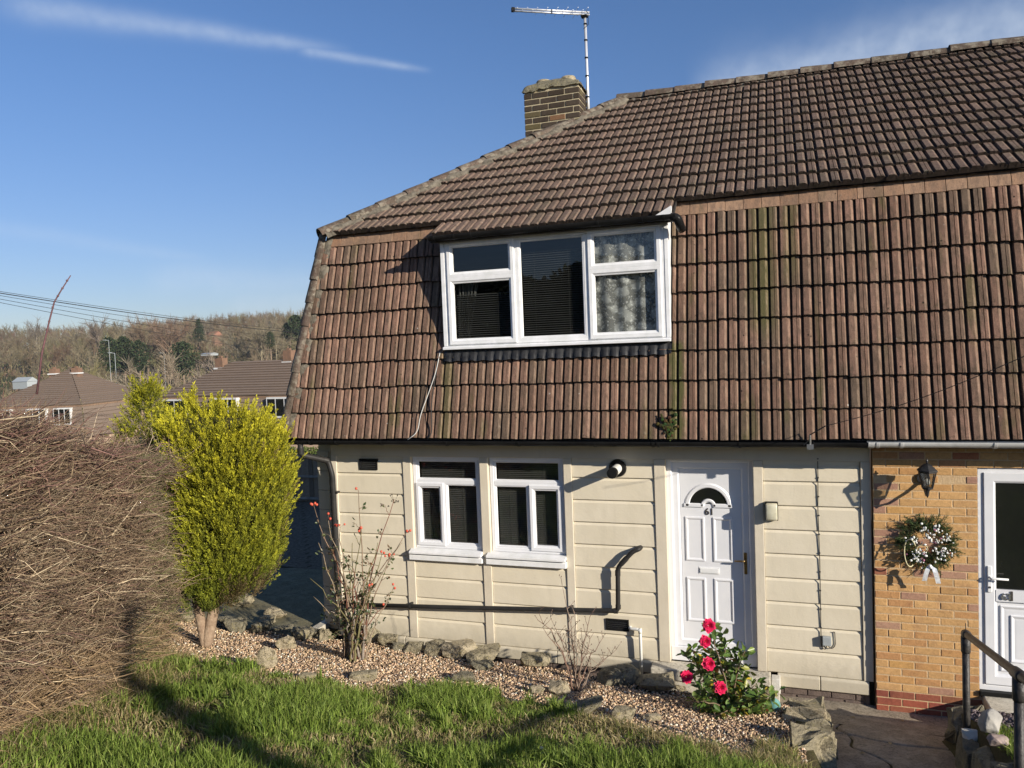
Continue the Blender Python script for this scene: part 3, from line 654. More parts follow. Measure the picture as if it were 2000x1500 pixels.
# ---- eaves: soffit, gutters
def gutter(name, x0, x1, yc, zt, r, mat, parent, brk, caps_=True):
    m = MB(); ang = np.linspace(math.pi, 2*math.pi, 13)
    o_ = [(yc+math.cos(t)*r, zt+math.sin(t)*r) for t in ang]; i_ = [(yc+math.cos(t)*(r-.006), zt+math.sin(t)*(r-.006)) for t in ang[::-1]]
    lip = [(yc-r-.004, zt-.012), (yc-r-.004, zt+.004), (yc-r, zt+.004)]
    m.prism_x([(yc-r, zt)]+o_[1:]+[(yc+r-.006, zt)]+i_[1:-1]+[(yc-r+.006, zt)], x0, x1)
    for bx in brk:
        for dx in ((0,) if bx >= 0 or True else ()):
            m.prism_x([(yc+math.cos(t)*(r+.006), zt+math.sin(t)*(r+.006)) for t in ang]+[(yc+math.cos(t)*(r+.0005), zt+math.sin(t)*(r+.0005)) for t in ang[::-1]], bx, bx+.026)
    if caps_:
        for x in (x0-.004, x1): m.prism_x([(yc+math.cos(t)*(r+.002), zt+math.sin(t)*(r+.002)) for t in ang], x, x+.004)
    o = m.build(name, mat, parent, smooth=False); o.modifiers.new('b', 'BEVEL').width = 0.001
    return o
gutter('gutter', -5.64, 0.755, -0.345, 2.425, 0.056, M['black_pl'], house, [-5.5, -5.33, -4.97, -4.37, -3.55, -2.7, -1.86, -1.25, -1.20, -0.4, 0.28])
gutter('gutter', 0.76, XR, -0.345, 2.430, 0.056, M['grey_gut'], house2, [0.762, 0.785, 0.83, 1.03, 1.78, 2.5, 3.4])
for par, x0, x1 in ((house, -5.69, XS), (house2, XS, XR)):
    m = MB(); m.box(x0, x1, -0.285, -0.262, 2.36, 2.47); m.box(x0, x1, -0.262, -0.006 if par is house else -0.07, 2.43, 2.445); m.build('eave_board', M['soffit'], par)

# ---- cream wall: planks, posts, beam, plinth
WZ = 2.19
m = MB()
def planks(x0, x1, ztop, zbot=0.0):
    n = int(round((ztop-zbot)/0.2475)); hh = 0.2475; z = zbot
    while z < ztop-0.02:
        t = min(z+hh, ztop)
        if t-z > 0.06:
            for (xa, xb, inset) in ((x0, x0+.012, 1), (x0+.012, x1-.012, 0), (x1-.012, x1, 1)):
                pass
            y0_ = -0.024
            m.prism_x([(0.02, z+.002), (y0_+.004, z+.002), (y0_, z+.008), (y0_+.004, t-.034), (-0.006, t-.010), (-0.004, t-.0005), (0.02, t-.0005)], x0, x1)
        else: m.box(x0, x1, -0.008, 0.02, z, t)
        z = t
bays = [(-5.18, -4.277), (-2.196, -1.293), (-0.186, 0.716)]
for x0, x1 in bays: planks(x0, x1, 2.145); m.box(x0, x1, -0.004, 0.02, 2.145, WZ)
planks(-4.167, -3.293, 0.95); planks(-3.187, -2.293, 0.95)
m.box(-5.24, -1.18, 0.02, 0.14, -0.02, 0.98); m.box(-0.28, XS, 0.02, 0.14, -0.02, 0.98); m.box(-5.24, -4.166, 0.02, 0.14, 0.98, 2.5); m.box(-2.292, -1.18, 0.02, 0.14, 0.98, 2.5); m.box(-0.28, XS, 0.02, 0.14, 0.98, 2.5); m.box(-4.166, -2.292, 0.02, 0.14, 2.20, 2.5); m.box(-1.18, -0.28, 0.02, 0.14, 2.21, 2.5)
for xq, zq in ((-5.158, 2.105), (-5.12, 2.106), (-5.137, 2.085)): m.box(xq, xq+.006, -0.0245, -0.02, zq, zq+.006)
m.build('wall', M['cream'], house, bevel=0.0025)
for x0, x1, z0 in ((-5.258, -5.182, 0.0), (-4.275, -4.169, 0.0), (-3.291, -3.189, 0.0), (-2.291, -2.198, 0.0), (-1.291, -1.172, 0.0), (-0.283, -0.188, 0.0), (0.720, XS+.012, 0.0)):
    MB().box(x0, x1, -0.036, 0.06 if x0 not in (-1.291, -0.283) else 0.10, z0, WZ).build('wall_post', M['cream_post'], house, bevel=0.006)
MB().box(-5.258, XS+.012, -0.035, 0.05, WZ+.001, 2.46).build('lintel_beam', M['cream_post'], house, bevel=0.004)
m = MB(); x = -5.26
PLP = [(0.04, -0.002), (-0.03, -0.002), (-0.048, -0.022), (-0.048, -0.135), (0.04, -0.135)]
for L in (0.92, 0.88, 1.02, 0.94, 0.2): MB().prism_x(PLP, x+.002, x+L-.002).build('plinth_block', M['cream'], house, bevel=.008); x += L
MB().prism_x(PLP, -0.09, 0.315).build('plinth_block', M['cream'], house, bevel=.008); MB().prism_x(PLP, 0.32, 0.77).build('plinth_block', M['cream'], house, bevel=.008)
m = MB(); x = -5.2
while x < 0.70: m.box(x, min(x+.215, .72), -0.012, 0.06, -0.212, -0.138, (1, 1, 1)); m.box(x-.1 if x > -5.1 else x, min(x+.105, .72), -0.012, 0.06, -0.42, -0.222); x += .225
m.box(.735, .775, -.012, .06, -.42, -.138); m.box(-5.2, .77, .0, .05, -.42, -.135)
m.build('base_bricks', M['dark_brick'], house, bevel=0.004)
# far corner strip and unseen sides
m = MB(); 
sx0, sx1 = float(atY(624, 1000, .10)[0]), float(atY(646, 1000, .10)[0])
for k in range(9): m.box(sx0, sx1, 0.10, 0.16, k*.2475+.004, (k+1)*.2475-.004)
m.box(sx0+.01, -5.24, 0.13, 0.2, -.3, 2.44); m.box(sx0, -5.25, 0.2, 6.4, -.5, 2.44); m.box(-5.40, XS, 6.3, 6.4, -.5, 2.44)
m.build('side_wall', M['cream_post'], house, bevel=0.004)
MB().box(XR-.1, XR, 0, 6.4, -.5, 2.44).box(XS, XR, 6.3, 6.4, -.5, 2.44).build('side_wall', M['dark_brick'], house2)
# rooms behind the glass
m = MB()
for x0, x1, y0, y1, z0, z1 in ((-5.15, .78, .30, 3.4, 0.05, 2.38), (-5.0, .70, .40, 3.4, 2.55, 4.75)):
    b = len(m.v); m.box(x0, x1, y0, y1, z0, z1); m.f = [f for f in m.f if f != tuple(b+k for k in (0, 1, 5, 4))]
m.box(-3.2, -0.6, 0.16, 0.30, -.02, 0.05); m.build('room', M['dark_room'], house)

# ---- ground floor windows
OUTF = [(0, .07), (0, .004), (.004, 0.0), (.036, 0.0), (.046, .012), (.05, .03)]
def sash(m, x0, x1, z0, z1, y, w_=.055):
    m.frame(x0, x1, z0, z1, [(0, y+.05), (0, y+.006), (.006, y), (w_*.62, y), (w_*.8, y+.012), (w_, y+.016), (w_, y+.05)])
def bead(m, x0, x1, z0, z1, y, w_=.02): m.frame(x0, x1, z0, z1, [(0, y+.012), (0, y), (w_*.5, y), (w_, y+.016), (w_, y+.03)])
def blind(name, x0, x1, z0, z1, y, parent, pitch=.022, tilt=30, gap=0.0):
    m = MB(); z = z1-gap; c, s = math.cos(R(tilt))*.0125, math.sin(R(tilt))*.0125
    while z > z0: m.add([(x0, y-c, z-s), (x1, y-c, z-s), (x1, y+c, z+s), (x0, y+c, z+s)], [(0, 1, 2, 3)]); z -= pitch
    for t in (.2, .75): m.tube([(x0+(x1-x0)*t, y-.014, z0), (x0+(x1-x0)*t, y-.014, z1)], .0012, 4)
    return m.build(name, M['blind'], parent)
def ground_window(x0, x1, opener_left):
    wroot = MB(); z0, z1 = 1.095, 2.195; y = 0.012
    wroot.frame(x0, x1, z0, z1, [(0, y+.07), (0, y+.004), (.004, y), (.044, y), (.052, y+.012), (.052, y+.07)])
    wroot.box(x0+.05, x1-.05, y+.002, y+.06, 1.862, 1.912)                       # transom
    mx = x0+.40 if opener_left else x1-.42
    wroot.box(mx-.022, mx+.022, y+.002, y+.06, z0+.05, 1.862)                     # mullion
    wf = wroot.build('window', M['upvc'], house, bevel=.003)
    m = MB()
    if opener_left: sa = (x0+.034, mx-.006); fx = (mx+.022, x1-.052)
    else: sa = (mx+.006, x1-.034); fx = (x0+.052, mx-.022)
    sash(m, sa[0], sa[1], z0+.03, 1.876, y-.018, .062); m.build('opening_sash', M['upvc'], wf, bevel=.002)
    m = MB(); bead(m, fx[0], fx[1], z0+.052, 1.862, y+.008); bead(m, x0+.052, x1-.052, 1.912, z1-.052, y+.008); m.build('glazing_bead', M['upvc'], wf)
    for (a, b, c, d) in ((x0+.06, x1-.06, 1.92, z1-.06), (fx[0]+.01, fx[1]-.01, z0+.06, 1.855), (sa[0]+.05, sa[1]-.05, z0+.08, 1.83)):
        MB().add([(a, y+.03, c), (b, y+.03, c), (b, y+.03, d), (a, y+.03, d)], [(0, 1, 2, 3)]).build('pane', M['glass_dk'], wf)
    MB().prism_x([(.05, 1.093), (-.028, 1.093), (-.105, 1.066), (-.105, 1.042), (-.098, 1.040), (.05, 1.056)], x0-.045, x1+.008).build('window_sill', M['upvc_old'], wf, bevel=.003)
    MB().prism_x([(.05, 1.035), (-.03, 1.033), (-.075, 1.028), (-.082, 1.018), (-.082, .962), (.05, .958)], x0-.055, x1+.012).build('lower_sill', M['upvc_old'], wf, bevel=.006)
    bo = blind('blind', x0+.07, x1-.07, z0+.07, z1-.06, y+.085, wf, tilt=35); bo.data.materials.clear(); bo.data.materials.append(M['blind_pale'])
    return wf
ground_window(-4.163, -3.297, True); ground_window(-3.183, -2.297, False)

# ---- door 61
def moulded(m, x0, x1, z0, z1, y): m.frame(x0, x1, z0, z1, [(0, y+.001), (.003, y-.010), (.018, y-.012), (.032, y-.001), (.036, y+.004), (.042, y+.003)], True)
dr = MB(); DX0, DX1 = -1.172, -0.283; DF = .050
dr.frame(DX0, DX1, 0.0, 2.205, [(0, .14), (0, DF), (.046, DF), (.054, DF+.012), (.054, DF+.06)])
door = dr.build('door', M['upvc'], house, bevel=.002)
m = MB(); lx0, lx1, lz0, lz1 = DX0+.050, DX1-.050, .155, 2.152; ly = DF+.030
m.frame(lx0, lx1, lz0, lz1, [(0, ly+.05), (0, ly), (.062, ly), (.070, ly+.010), (.080, ly+.022), (.084, ly+.018)], True)
py_ = ly+.018
for q in ((-.995, -.792, 1.083, 1.562), (-.708, -.505, 1.083, 1.562), (-.995, -.792, .425, .905), (-.708, -.505, .425, .905)): moulded(m, *q, py_)
m.build('door_leaf', M['upvc'], door, bevel=.0015)
MB().box(DX0+.004, DX1-.004, .043, .13, .003, .15).build('threshold_panel', M['upvc'], door, bevel=.003)
# fanlight
cx, cz, rr = -.748, 1.677, .238; m = MB()
arc = [(cx+math.cos(t)*rr, py_-.004, cz+math.sin(t)*rr) for t in np.linspace(0, math.pi, 33)]
for (ra, rb, ya, yb_) in ((rr+.012, rr-.006, py_+.001, py_-.014), (rr-.006, rr-.034, py_-.014, py_-.014), (rr-.034, rr-.048, py_-.014, py_+.004)):
    vs = []
    for t in np.linspace(0, math.pi, 33): vs += [(cx+math.cos(t)*ra, ya, cz+math.sin(t)*ra), (cx+math.cos(t)*rb, yb_, cz+math.sin(t)*rb)]
    m.add(vs, [(2*k, 2*k+2, 2*k+3, 2*k+1) for k in range(32)])
m.prism_x([(py_+.001, cz-.012), (py_-.014, cz-.008), (py_-.014, cz+.022), (py_+.004, cz+.034)], cx-rr-.012, cx-.055); m.prism_x([(py_+.001, cz-.012), (py_-.014, cz-.008), (py_-.014, cz+.022), (py_+.004, cz+.034)], cx+.055, cx+rr+.012)
for (ra, rb, ya, yb_) in ((.084, .074, py_+.004, py_-.014), (.074, .056, py_-.014, py_-.014), (.056, .036, py_-.014, py_+.001)):
    vs = []
    for t in np.linspace(0, math.pi, 17): vs += [(cx+math.cos(t)*ra, ya, cz+math.sin(t)*ra), (cx+math.cos(t)*rb, yb_, cz+math.sin(t)*rb)]
    m.add(vs, [(2*k, 2*k+2, 2*k+3, 2*k+1) for k in range(16)])
m.build('fanlight_rim', M['upvc'], door, smooth=False)
vs = [(cx+math.cos(t)*(rr-.04), py_-.0015, cz+.026+math.sin(t)*(rr-.05)) for t in np.linspace(0, math.pi, 33)]
M['black_glass'] = simple('black_glass', (.010, .011, .010), (.014, .015, .013), 3, .06, 0, 30, .5)
MB().add(vs, [tuple(range(33))[::-1]]).build('fanlight_pane', M['black_glass'], door)
text_mesh('house_number', '61', .098, M['num'], door, (-.738, py_-.004, 1.588), .003, .02)
MB().frame(-.862, -.650, .948, 1.022, [(0, py_), (.0, py_-.004), (.006, py_-.005), (.008, py_-.002), (.010, py_-.002), (.012, py_-.012), (.016, py_-.013)], True).build('letter_box', M['upvc_old'], door)
m = MB(); m.box(-.398, -.366, ly-.010, ly+.002, .975, 1.205); m.build('handle_plate', M['brass'], door, bevel=.006)
m = MB(); m.tube([(-.382, ly, 1.125), (-.382, ly-.05, 1.125), (-.40, ly-.056, 1.125), (-.49, ly-.054, 1.122)], [.009, .009, .010, .008], 10); m.build('door_handle', M['brass'], door, smooth=True)
MB().box(-1.365, -.155, -.20, .045, -.125, -.006).build('doorstep', M['concrete'], house, bevel=.012)
MB().box(-.150, -.062, -.165, -.05, -.165, -.012).build('doorstep_end_block', M['white_conc'], house, bevel=.008)
MB().box(-1.36, -.07, -.17, -.05, -.4, -.128).build('doorstep_base', M['concrete'], house, bevel=.01)

# ---- vents, flue, pipes
def vent(x0, x1, z0, z1, y=-.028):
    m = MB(); m.frame(x0, x1, z0, z1, [(0, 0), (0, y-.008), (.018, y-.008), (.02, y), (.02, y+.02)], True)
    for k in range(4):
        z = z0+.02+(z1-z0-.04)*(k+.3)/4; m.add([(x0+.02, y+.002, z+.016), (x1-.02, y+.002, z+.016), (x1-.02, y-.007, z), (x0+.02, y-.007, z)], [(0, 1, 2, 3)])
    m.build('air_vent', M['black_pl'], house, bevel=.0015)
vent(-4.862, -4.617, 2.022, 2.158); vent(-1.867, -1.613, .297, .424)
m = MB(); fx_, fz_ = -1.683, 2.088
m.tube([(fx_, -.02, fz_), (fx_, -.045, fz_)], [.098, .088], 24)
o = m.build('flue', M['black_pl'], house, smooth=False)
MB().tube([(fx_, -.04, fz_), (fx_, -.285, fz_-.006)], .052, 24).build('flue_tube', M['white_pl'], o)
m = MB(); m.tube([(fx_, -.262, fz_-.005), (fx_, -.268, fz_-.005), (fx_, -.330, fz_-.007)], [.056, .057, .055], 24); m.tube([(fx_, -.33, fz_-.007), (fx_, -.334, fz_-.007)], .035, 18); m.build('flue_cap', M['black_pl'], o)
def pth_round(pts, r, n=6):
    """polyline with rounded corners"""
    P = [Vector(p) for p in pts]; o = [P[0]]
    for i in range(1, len(P)-1):
        a = P[i]+(P[i-1]-P[i]).normalized()*min(r, (P[i-1]-P[i]).length*.45); b = P[i]+(P[i+1]-P[i]).normalized()*min(r, (P[i+1]-P[i]).length*.45)
        for k in range(n+1):
            t = k/n; o.append(a*(1-t)**2 + P[i]*2*t*(1-t) + b*t*t)
    return o+[P[-1]]
m = MB(); m.tube(pth_round([(-5.47, -.345, 2.40), (-5.47, -.345, 2.245), (-5.262, -.085, 2.135), (-5.214, -.085, 1.95), (-5.205, -.085, .02), (-5.205, -.10, -.12)], .05), .034, 14)
for z in (2.24, 2.15): pass
dp = m.build('downpipe', M['pipe'], house, smooth=True)
m = MB()
for p, q in (((-5.47, -.345, 2.33), (-5.47, -.345, 2.255)), ((-5.30, -.13, 2.158), (-5.262, -.087, 2.135)), ((-5.209, -.085, 1.40), (-5.209, -.085, 1.33))): MB().tube([p, q], .039, 14).build('pipe_collar', M['pipe'], dp)
MB().box(-5.25, -5.15, -.10, -.035, 1.735, 1.757).build('pipe_clip', M['pipe'], dp)
m = MB(); wp = pth_round([(-5.16, -.10, .36), (-3.8, -.10, .425), (-1.712, -.10, .542), (-1.700, -.10, 1.02), (-1.53, -.10, 1.205), (-1.46, -.085, 1.232), (-1.46, .02, 1.232)], .05); m.tube(wp, .0255, 12)
w_ = m.build('waste_pipe', M['pipe'], house, smooth=True)
m = MB()
for t, z in ((-4.235, .403), (-2.25, .511)): MB().tube([(t, -.10, z), (t+.03, -.10, z+.001)], .031, 10).box(t+.005, t+.025, -.10, -.03, z-.01, z+.035).build('pipe_clip', M['pipe'], w_)
for a, b in (((-1.76, -.10, .539), (-1.715, -.10, .542)), ((-1.711, -.10, .565), (-1.709, -.10, .61)), ((-1.703, -.1, .93), (-1.701, -.1, .99)), ((-1.665, -.10, 1.058), (-1.60, -.10, 1.128))): MB().tube([a, b], .0295, 12).build('pipe_collar', M['pipe'], w_)
m = MB(); m.tube(pth_round([(-1.60, .0, .345), (-1.60, -.07, .345), (-1.50, -.085, .352), (-1.482, -.085, .33), (-1.478, -.085, -.20)], .03), .0165, 12)
m.tube([(-1.482, -.085, .362), (-1.482, -.085, .31)], .020, 12)
m.build('overflow_pipe', M['white_pl'], house, smooth=True)

# ---- dormer
YD = -0.20
dm = MB(); X0, X1 = -3.578, -1.062; Z0, Z1 = 3.452, 4.66; XA, XB = -2.700, -1.905
dm.frame(X0+.035, X1-.03, Z0+.03, Z1, [(0, YD+.08), (0, YD+.004), (.004, YD), (.052, YD), (.058, YD+.012), (.058, YD+.08)])
for xm in (XA, XB): dm.box(xm-.034, xm+.034, YD+.001, YD+.07, Z0+.082, Z1-.058)
dm.box(X0+.09, XA-.034, YD+.002, YD+.07, 4.222, 4.262); dm.box(XB+.034, X1-.088, YD+.002, YD+.07, 4.202, 4.242)
dormer = dm.build('dormer_window', M['upvc_old'], house, bevel=.003)
YS = YD-.016
panes = []
for (a, b, c, d) in ((X0+.062, XA-.014, 4.238, 4.645), (X0+.062, XA-.014, 3.492, 4.246), (XB+.012, X1-.064, 4.218, 4.640), (XB+.012, X1-.064, 3.492, 4.226)):
    m = MB(); sash(m, a, b, c, d, YS, .068); m.build('opening_sash', M['upvc_old'], dormer, bevel=.002); panes.append((a+.06, b-.06, c+.06, d-.06))
panes.append((XA+.034, XB-.034, Z0+.08, Z1-.058))
m = MB(); bead(m, *panes[-1], YD+.004, .022); m.build('glazing_bead', M['upvc_old'], dormer)
for a, b, c, d in panes: MB().add([(a, YD+.025, c), (b, YD+.025, c), (b, YD+.025, d), (a, YD+.025, d)], [(0, 1, 2, 3)]).build('pane', M['glass'], dormer)
MB().prism_x([(.1, Z0+.028), (YD-.004, Z0+.028), (YD-.05, Z0+.014), (YD-.05, Z0-.012), (YD-.02, Z0-.014), (.1, Z0-.006)], X0-.01, X1+.012).build('window_sill', M['upvc_old'], dormer, bevel=.003)
for x0, x1 in ((X0-.012, X0+.034), (X1-.029, X1+.012)):
    MB().box(x0, x1, YD-.006, YD+.06, Z0+.03, Z1).build('corner_trim', M['upvc_old'], dormer, bevel=.003)
for x0, x1 in ((X0-.010, X0+.004), (X1-.004, X1+.010)):
    m = MB(); pr = [(YD+.06, Z0+.03), (YD+.06, 4.78), (.16, 4.93), (-.10, Z0+.03)]
    m.prism_x(pr, x0, x1); m.build('cheek', M['upvc_old'], dormer)
m = MB(); m.prism_x([(-.30, 4.68), (-.275, 4.68), (.06, 4.90), (.06, 4.86), (-.275, 4.635), (-.30, 4.64)], -3.66, -.985); m.box(-3.63, -1.0, -.29, YD-.02, 4.655, 4.685)
m.box(X0-.01, X1+.01, YD-.01, YD+.08, Z1, 4.72)
m.build('eave_board', M['soffit'], dormer)
m = MB(); m.add([(-1.30, -.292, 4.640), (-1.0, -.292, 4.640), (-1.0, -.292, 4.80), (-1.0, -.23, 4.80), (-1.0, -.2, 4.64)], [(0, 1, 2), (1, 4, 3, 2)]); m.build('barge_trim', M['upvc_old'], dormer)
gutter('gutter', -3.65, -.955, -.345, 4.70, .052, M['black_pl'], dormer, [-3.60, -3.40, -3.36, -3.16, -2.4, -1.75, -1.30, -1.08])
m = MB(); m.tube(pth_round([(-1.0, -.345, 4.675), (-.935, -.345, 4.665), (-.915, -.31, 4.60), (-.91, -.20, 4.57)], .05), .044, 14); m.build('gutter_outlet', M['black_pl'], dormer, smooth=True)
# lead apron, dressed over the tile rolls
m = MB(); nn = mn; xs_ = np.arange(DL, DR, .0167); rows = []
for x in xs_:
    fr = ((x+5.715-PH)/CW) % 1.0; h = np.interp(fr, [p[0] for p in PROF], [p[1] for p in PROF])
    base = Vector((x, -.31, 2.44)); rows.append([base+mv*(.868+.006*math.sin(x*40))+nn*(h+.062), base+mv*.93+nn*(h*.9+.058), base+mv*.985+nn*.062])
vs = [p for r in rows for p in r]; m.add(vs, [(k*3+i, k*3+3+i, k*3+4+i, k*3+1+i) for k in range(len(xs_)-1) for i in range(2)]); m.build('lead_apron', M['lead'], dormer, smooth=True)
MB().box(DL, DR, YD+.03, -.09, 3.36, 3.44).build('under_sill_board', M['soffit'], dormer)
b_ = blind('blind', XA+.05, XB-.05, Z0+.09, 4.47, YD+.09, dormer, .024, 25); blind('blind', X0+.13, XA-.08, Z0+.1, 4.05, YD+.09, dormer, .024, 25)
m = MB(); cx_ = np.linspace(XB+.03, X1-.09, 60); vs = []
for x in cx_: yy = YD+.062+.014*math.sin(x*34)+.008*math.sin(x*13+1); vs += [(x, yy, Z0+.08), (x, yy, Z1-.06)]
m.add(vs, [(2*k, 2*k+2, 2*k+3, 2*k+1) for k in range(59)]).build('net_curtain', M['lace'], dormer, smooth=True)
m = MB(); vs = []
for k in range(25):
    t = k/24; vs += [(X0+.13+.20*t*.6+.02*math.sin(k*2.1), YD+.13+.02*math.sin(k*1.7), Z0+.1), (X0+.13+.26*t, YD+.13+.02*math.sin(k*1.7), 4.20)]
m.add(vs, [(2*k, 2*k+2, 2*k+3, 2*k+1) for k in range(24)]).build('curtain', M['blind'], dormer, smooth=True)

# ---- chimney
def brick_block(m, x0, x1, y0, y1, z0, z1, L, H, J, pal, rs, faces=('f', 'r', 'l', 'b'), th=.05):
    nz = int((z1-z0)/H)
    for k in range(nz):
        zz0, zz1 = z0+k*H+J/2, z0+(k+1)*H-J/2
        for fc in faces:
            a0, a1 = (x0, x1) if fc in 'fb' else (y0, y1)
            a = a0 - (L/2 if (k+(fc in 'rl')) % 2 else 0)
            while a < a1-.004:
                s_, e_ = max(a+J/2, a0 if a < a0 else a0), min(a+L-J/2, a1)
                if a <= a0: s_ = a0
                if e_-s_ > .015:
                    tnt = pal(rs); j = rs.normal(0, .0016); zj = rs.normal(0, .0012)
                    if fc == 'f': m.box(s_, e_, y0+j, y0+th, zz0+zj, zz1+zj, tnt)
                    elif fc == 'b': m.box(s_, e_, y1-th, y1+j, zz0, zz1, tnt)
                    elif fc == 'r': m.box(x1-th, x1+j, s_ + (.052 if s_ <= y0+.001 else 0), e_, zz0+zj, zz1+zj, tnt) if e_-s_ > .07 or s_ > y0+.001 else None
                    else: m.box(x0+j, x0+th, s_+(.052 if s_ <= y0+.001 else 0), e_, zz0+zj, zz1+zj, tnt) if e_-s_ > .07 or s_ > y0+.001 else None
                a += L
def ch_pal(rs):
    v = rs.random(); j = rs.normal(0, .01)
    if v < .08: return (.20+j, .115+j, .06)
    if v < .16: return (.12+j, .10+j, .05)
    return (.062+j*.7, .048+j*.6, .036+j*.5)
rs = np.random.default_rng(5); CX0, CX1, CY0, CY1 = -3.405, -2.59, 2.55, 3.02
m = MB(); brick_block(m, CX0, CX1, CY0, CY1, 5.85, 7.16, .243, .0875, .016, ch_pal, rs)
ch = m.build('chimney', M['brick'], house, bevel=.004, tint=True, seg=1)
MB().box(CX0+.008, CX1-.008, CY0+.008, CY1-.008, 5.8, 7.14).build('mortar_core', M['mortar_ch'], ch)
# flaunching: rough mortar cap
bm = bmesh.new(); bmesh.ops.create_grid(bm, x_segments=26, y_segments=16, size=.5)
for v in bm.verts:
    X, Y = v.co.x, v.co.y; e = max(abs(X), abs(Y))*2; h = .13*(1-max(0, (e-.25)/.75)**1.2) + .03*noise.fractal(Vector((X*9, Y*9, 1)), .8, 2, 4)
    v.co = Vector(((CX0+CX1)/2+X*(CX1-CX0+.05), (CY0+CY1)/2+Y*(CY1-CY0+.05), 7.15+max(h, -.03)-(.05 if e > .97 else 0)))
me = bpy.data.meshes.new('flaunching'); bm.to_mesh(me); bm.free(); M['flaunch'] = rock_mat('mossy_flaunching', (.14, .125, .08), (.24, .215, .14), (.06, .055, .035)); link('flaunching', me, M['flaunch'], ch, True)
for px in (-3.17, -2.80):
    m = MB(); m.tube([(px, 2.8, 7.2), (px, 2.8, 7.285), (px, 2.8, 7.30)], [.115, .11, .10], 20); m.tube([(px, 2.8, 7.30), (px, 2.8, 7.301)], .09, 20); m.build('chimney_pot', M['rock_tan'], ch, smooth=False)
m = MB(); m.tube([(CX0-.008, CY0-.008, 6.36), (CX1+.008, CY0-.008, 6.36)], .006, 6); m.tube([(CX1+.008, CY0-.008, 6.36), (CX1+.008, CY1, 6.36)], .006, 6); m.box(CX1-.06, CX1-.01, CY0-.016, CY0, 6.32, 6.40); m.box(CX0, CX0+.03, CY0-.016, CY0, 6.31, 6.40); m.build('lashing_wire', M['lead'], ch)

# ================================================================ 63: brick skin, door, step
def b_pal(rs):
    v = rs.random(); j = rs.normal(0, .018)
    if v < .68: return (.55+j*1.5, .335+j, .150+j*.5)
    if v < .86: return (.50+j, .28+j, .12)
    if v < .97: return (.40+j, .235+j*.8, .165+j*.5)
    return (.34+j, .14+j*.5, .085)
rs = np.random.default_rng(9); BYF = -.085; m = MB(); H, L, J = .0757, .2265, .010; zb = -.348
k = 0; z = zb
while z < 2.43:
    x = .826 - (L*.5 if k % 2 else 0) + .0
    while x < XR:
        s_, e_ = max(x+J/2, .826), x+L-J/2
        dz0, dz1 = z+J/2, z+H-J/2
        segs = [(s_, e_)]
        if z > -.06 and z < 2.15: segs = [(a, b) for a, b in ((s_, min(e_, 1.712)), (max(s_, 2.70), e_)) if b-a > .012]
        for a, b in segs:
            t = (.30+rs.normal(0, .02), .095+rs.normal(0, .008), .062) if k < 4 else b_pal(rs)
            m.box(a, b, BYF+rs.normal(0, .0014), BYF+.08, dz0+rs.normal(0, .0009), dz1+rs.normal(0, .0009), t)
        x += L
    z += H; k += 1
wall2 = m.build('wall', M['brick'], house2, bevel=.004, tint=True, seg=1)
m = MB(); y1 = BYF+.0035
m.box(.828, 1.712, y1, .1, -.4, 2.44); m.box(2.70, XR, y1, .1, -.4, 2.44); m.box(1.712, 2.70, y1, .1, 2.16, 2.44); m.box(1.712, 2.70, y1, .1, -.4, -.02); m.build('mortar_joints', M['mortar_y'], wall2)
# door 63
d2 = MB(); A0, A1 = 1.716, 2.70; yf = BYF+.022
d2.frame(A0, A1, .045, 2.158, [(0, .05), (0, yf), (.046, yf), (.056, yf+.014), (.056, yf+.06)])
door2 = d2.build('door', M['upvc'], house2, bevel=.003)
m = MB(); a0, a1, c0_, c1_ = A0+.048, A1-.048, .105, 2.11; ly2 = yf-.014
def ring(m, x0, x1, z0, z1, w_, y): m.frame(x0, x1, z0, z1, [(0, y+.05), (0, y+.004), (.004, y), (w_*.8, y), (w_, y+.014), (w_, y+.05)])
ring(m, a0, a1, c0_, c1_, .098, ly2); m.box(a0+.09, a1-.09, ly2+.0005, ly2+.04, .90, 1.012)
m.box(a0+.09, a1-.09, ly2+.022, ly2+.04, .19, .91)
m.frame(a0+.128, a1-.128, .235, .862, [(0, ly2+.023), (.004, ly2+.010), (.012, ly2+.010), (.034, ly2+.021), (.05, ly2+.020)], True)
m.frame(a0+.21, a1-.21, .325, .775, [(0, ly2+.021), (.004, ly2+.009), (.012, ly2+.009), (.034, ly2+.019), (.05, ly2+.018)], True)
m.build('door_leaf', M['upvc'], door2, bevel=.002)
MB().add([(a0+.09, ly2+.03, 1.01), (a1-.09, ly2+.03, 1.01), (a1-.09, ly2+.03, 2.02), (a0+.09, ly2+.03, 2.02)], [(0, 1, 2, 3)]).build('door_pane', M['black_glass'], door2)
m = MB(); m.box(1.785, 1.823, ly2-.012, ly2+.001, .985, 1.235); m.build('handle_plate', M['upvc_old'], door2, bevel=.008)
MB().tube([(1.804, ly2-.011, 1.035), (1.804, ly2-.016, 1.035)], .010, 12).build('keyhole', M['num'], door2)
m = MB(); m.tube(pth_round([(1.804, ly2, 1.13), (1.804, ly2-.055, 1.13), (1.945, ly2-.055, 1.128)], .015), [.011]*16+[.009] if False else .010, 10); m.build('door_handle', M['upvc_old'], door2, smooth=True)
text_mesh('house_number', '63', .085, M['chrome'], door2, (1.935, ly2-.006, .925), .006, .02)
MB().box(1.972, 1.992, ly2-.008, ly2+.002, .915, 1.005).build('number_plate_bar', M['num'], door2, bevel=.002)
MB().box(A0-.004, A1+.004, -.115, .05, .004, .044).build('threshold', M['black_pl'], door2, bevel=.003)
MB().box(1.735, 2.76, -.52, -.07, -.085, .002).build('doorstep', M['concrete'], house2, bevel=.012)
m = MB(); rs = np.random.default_rng(3)
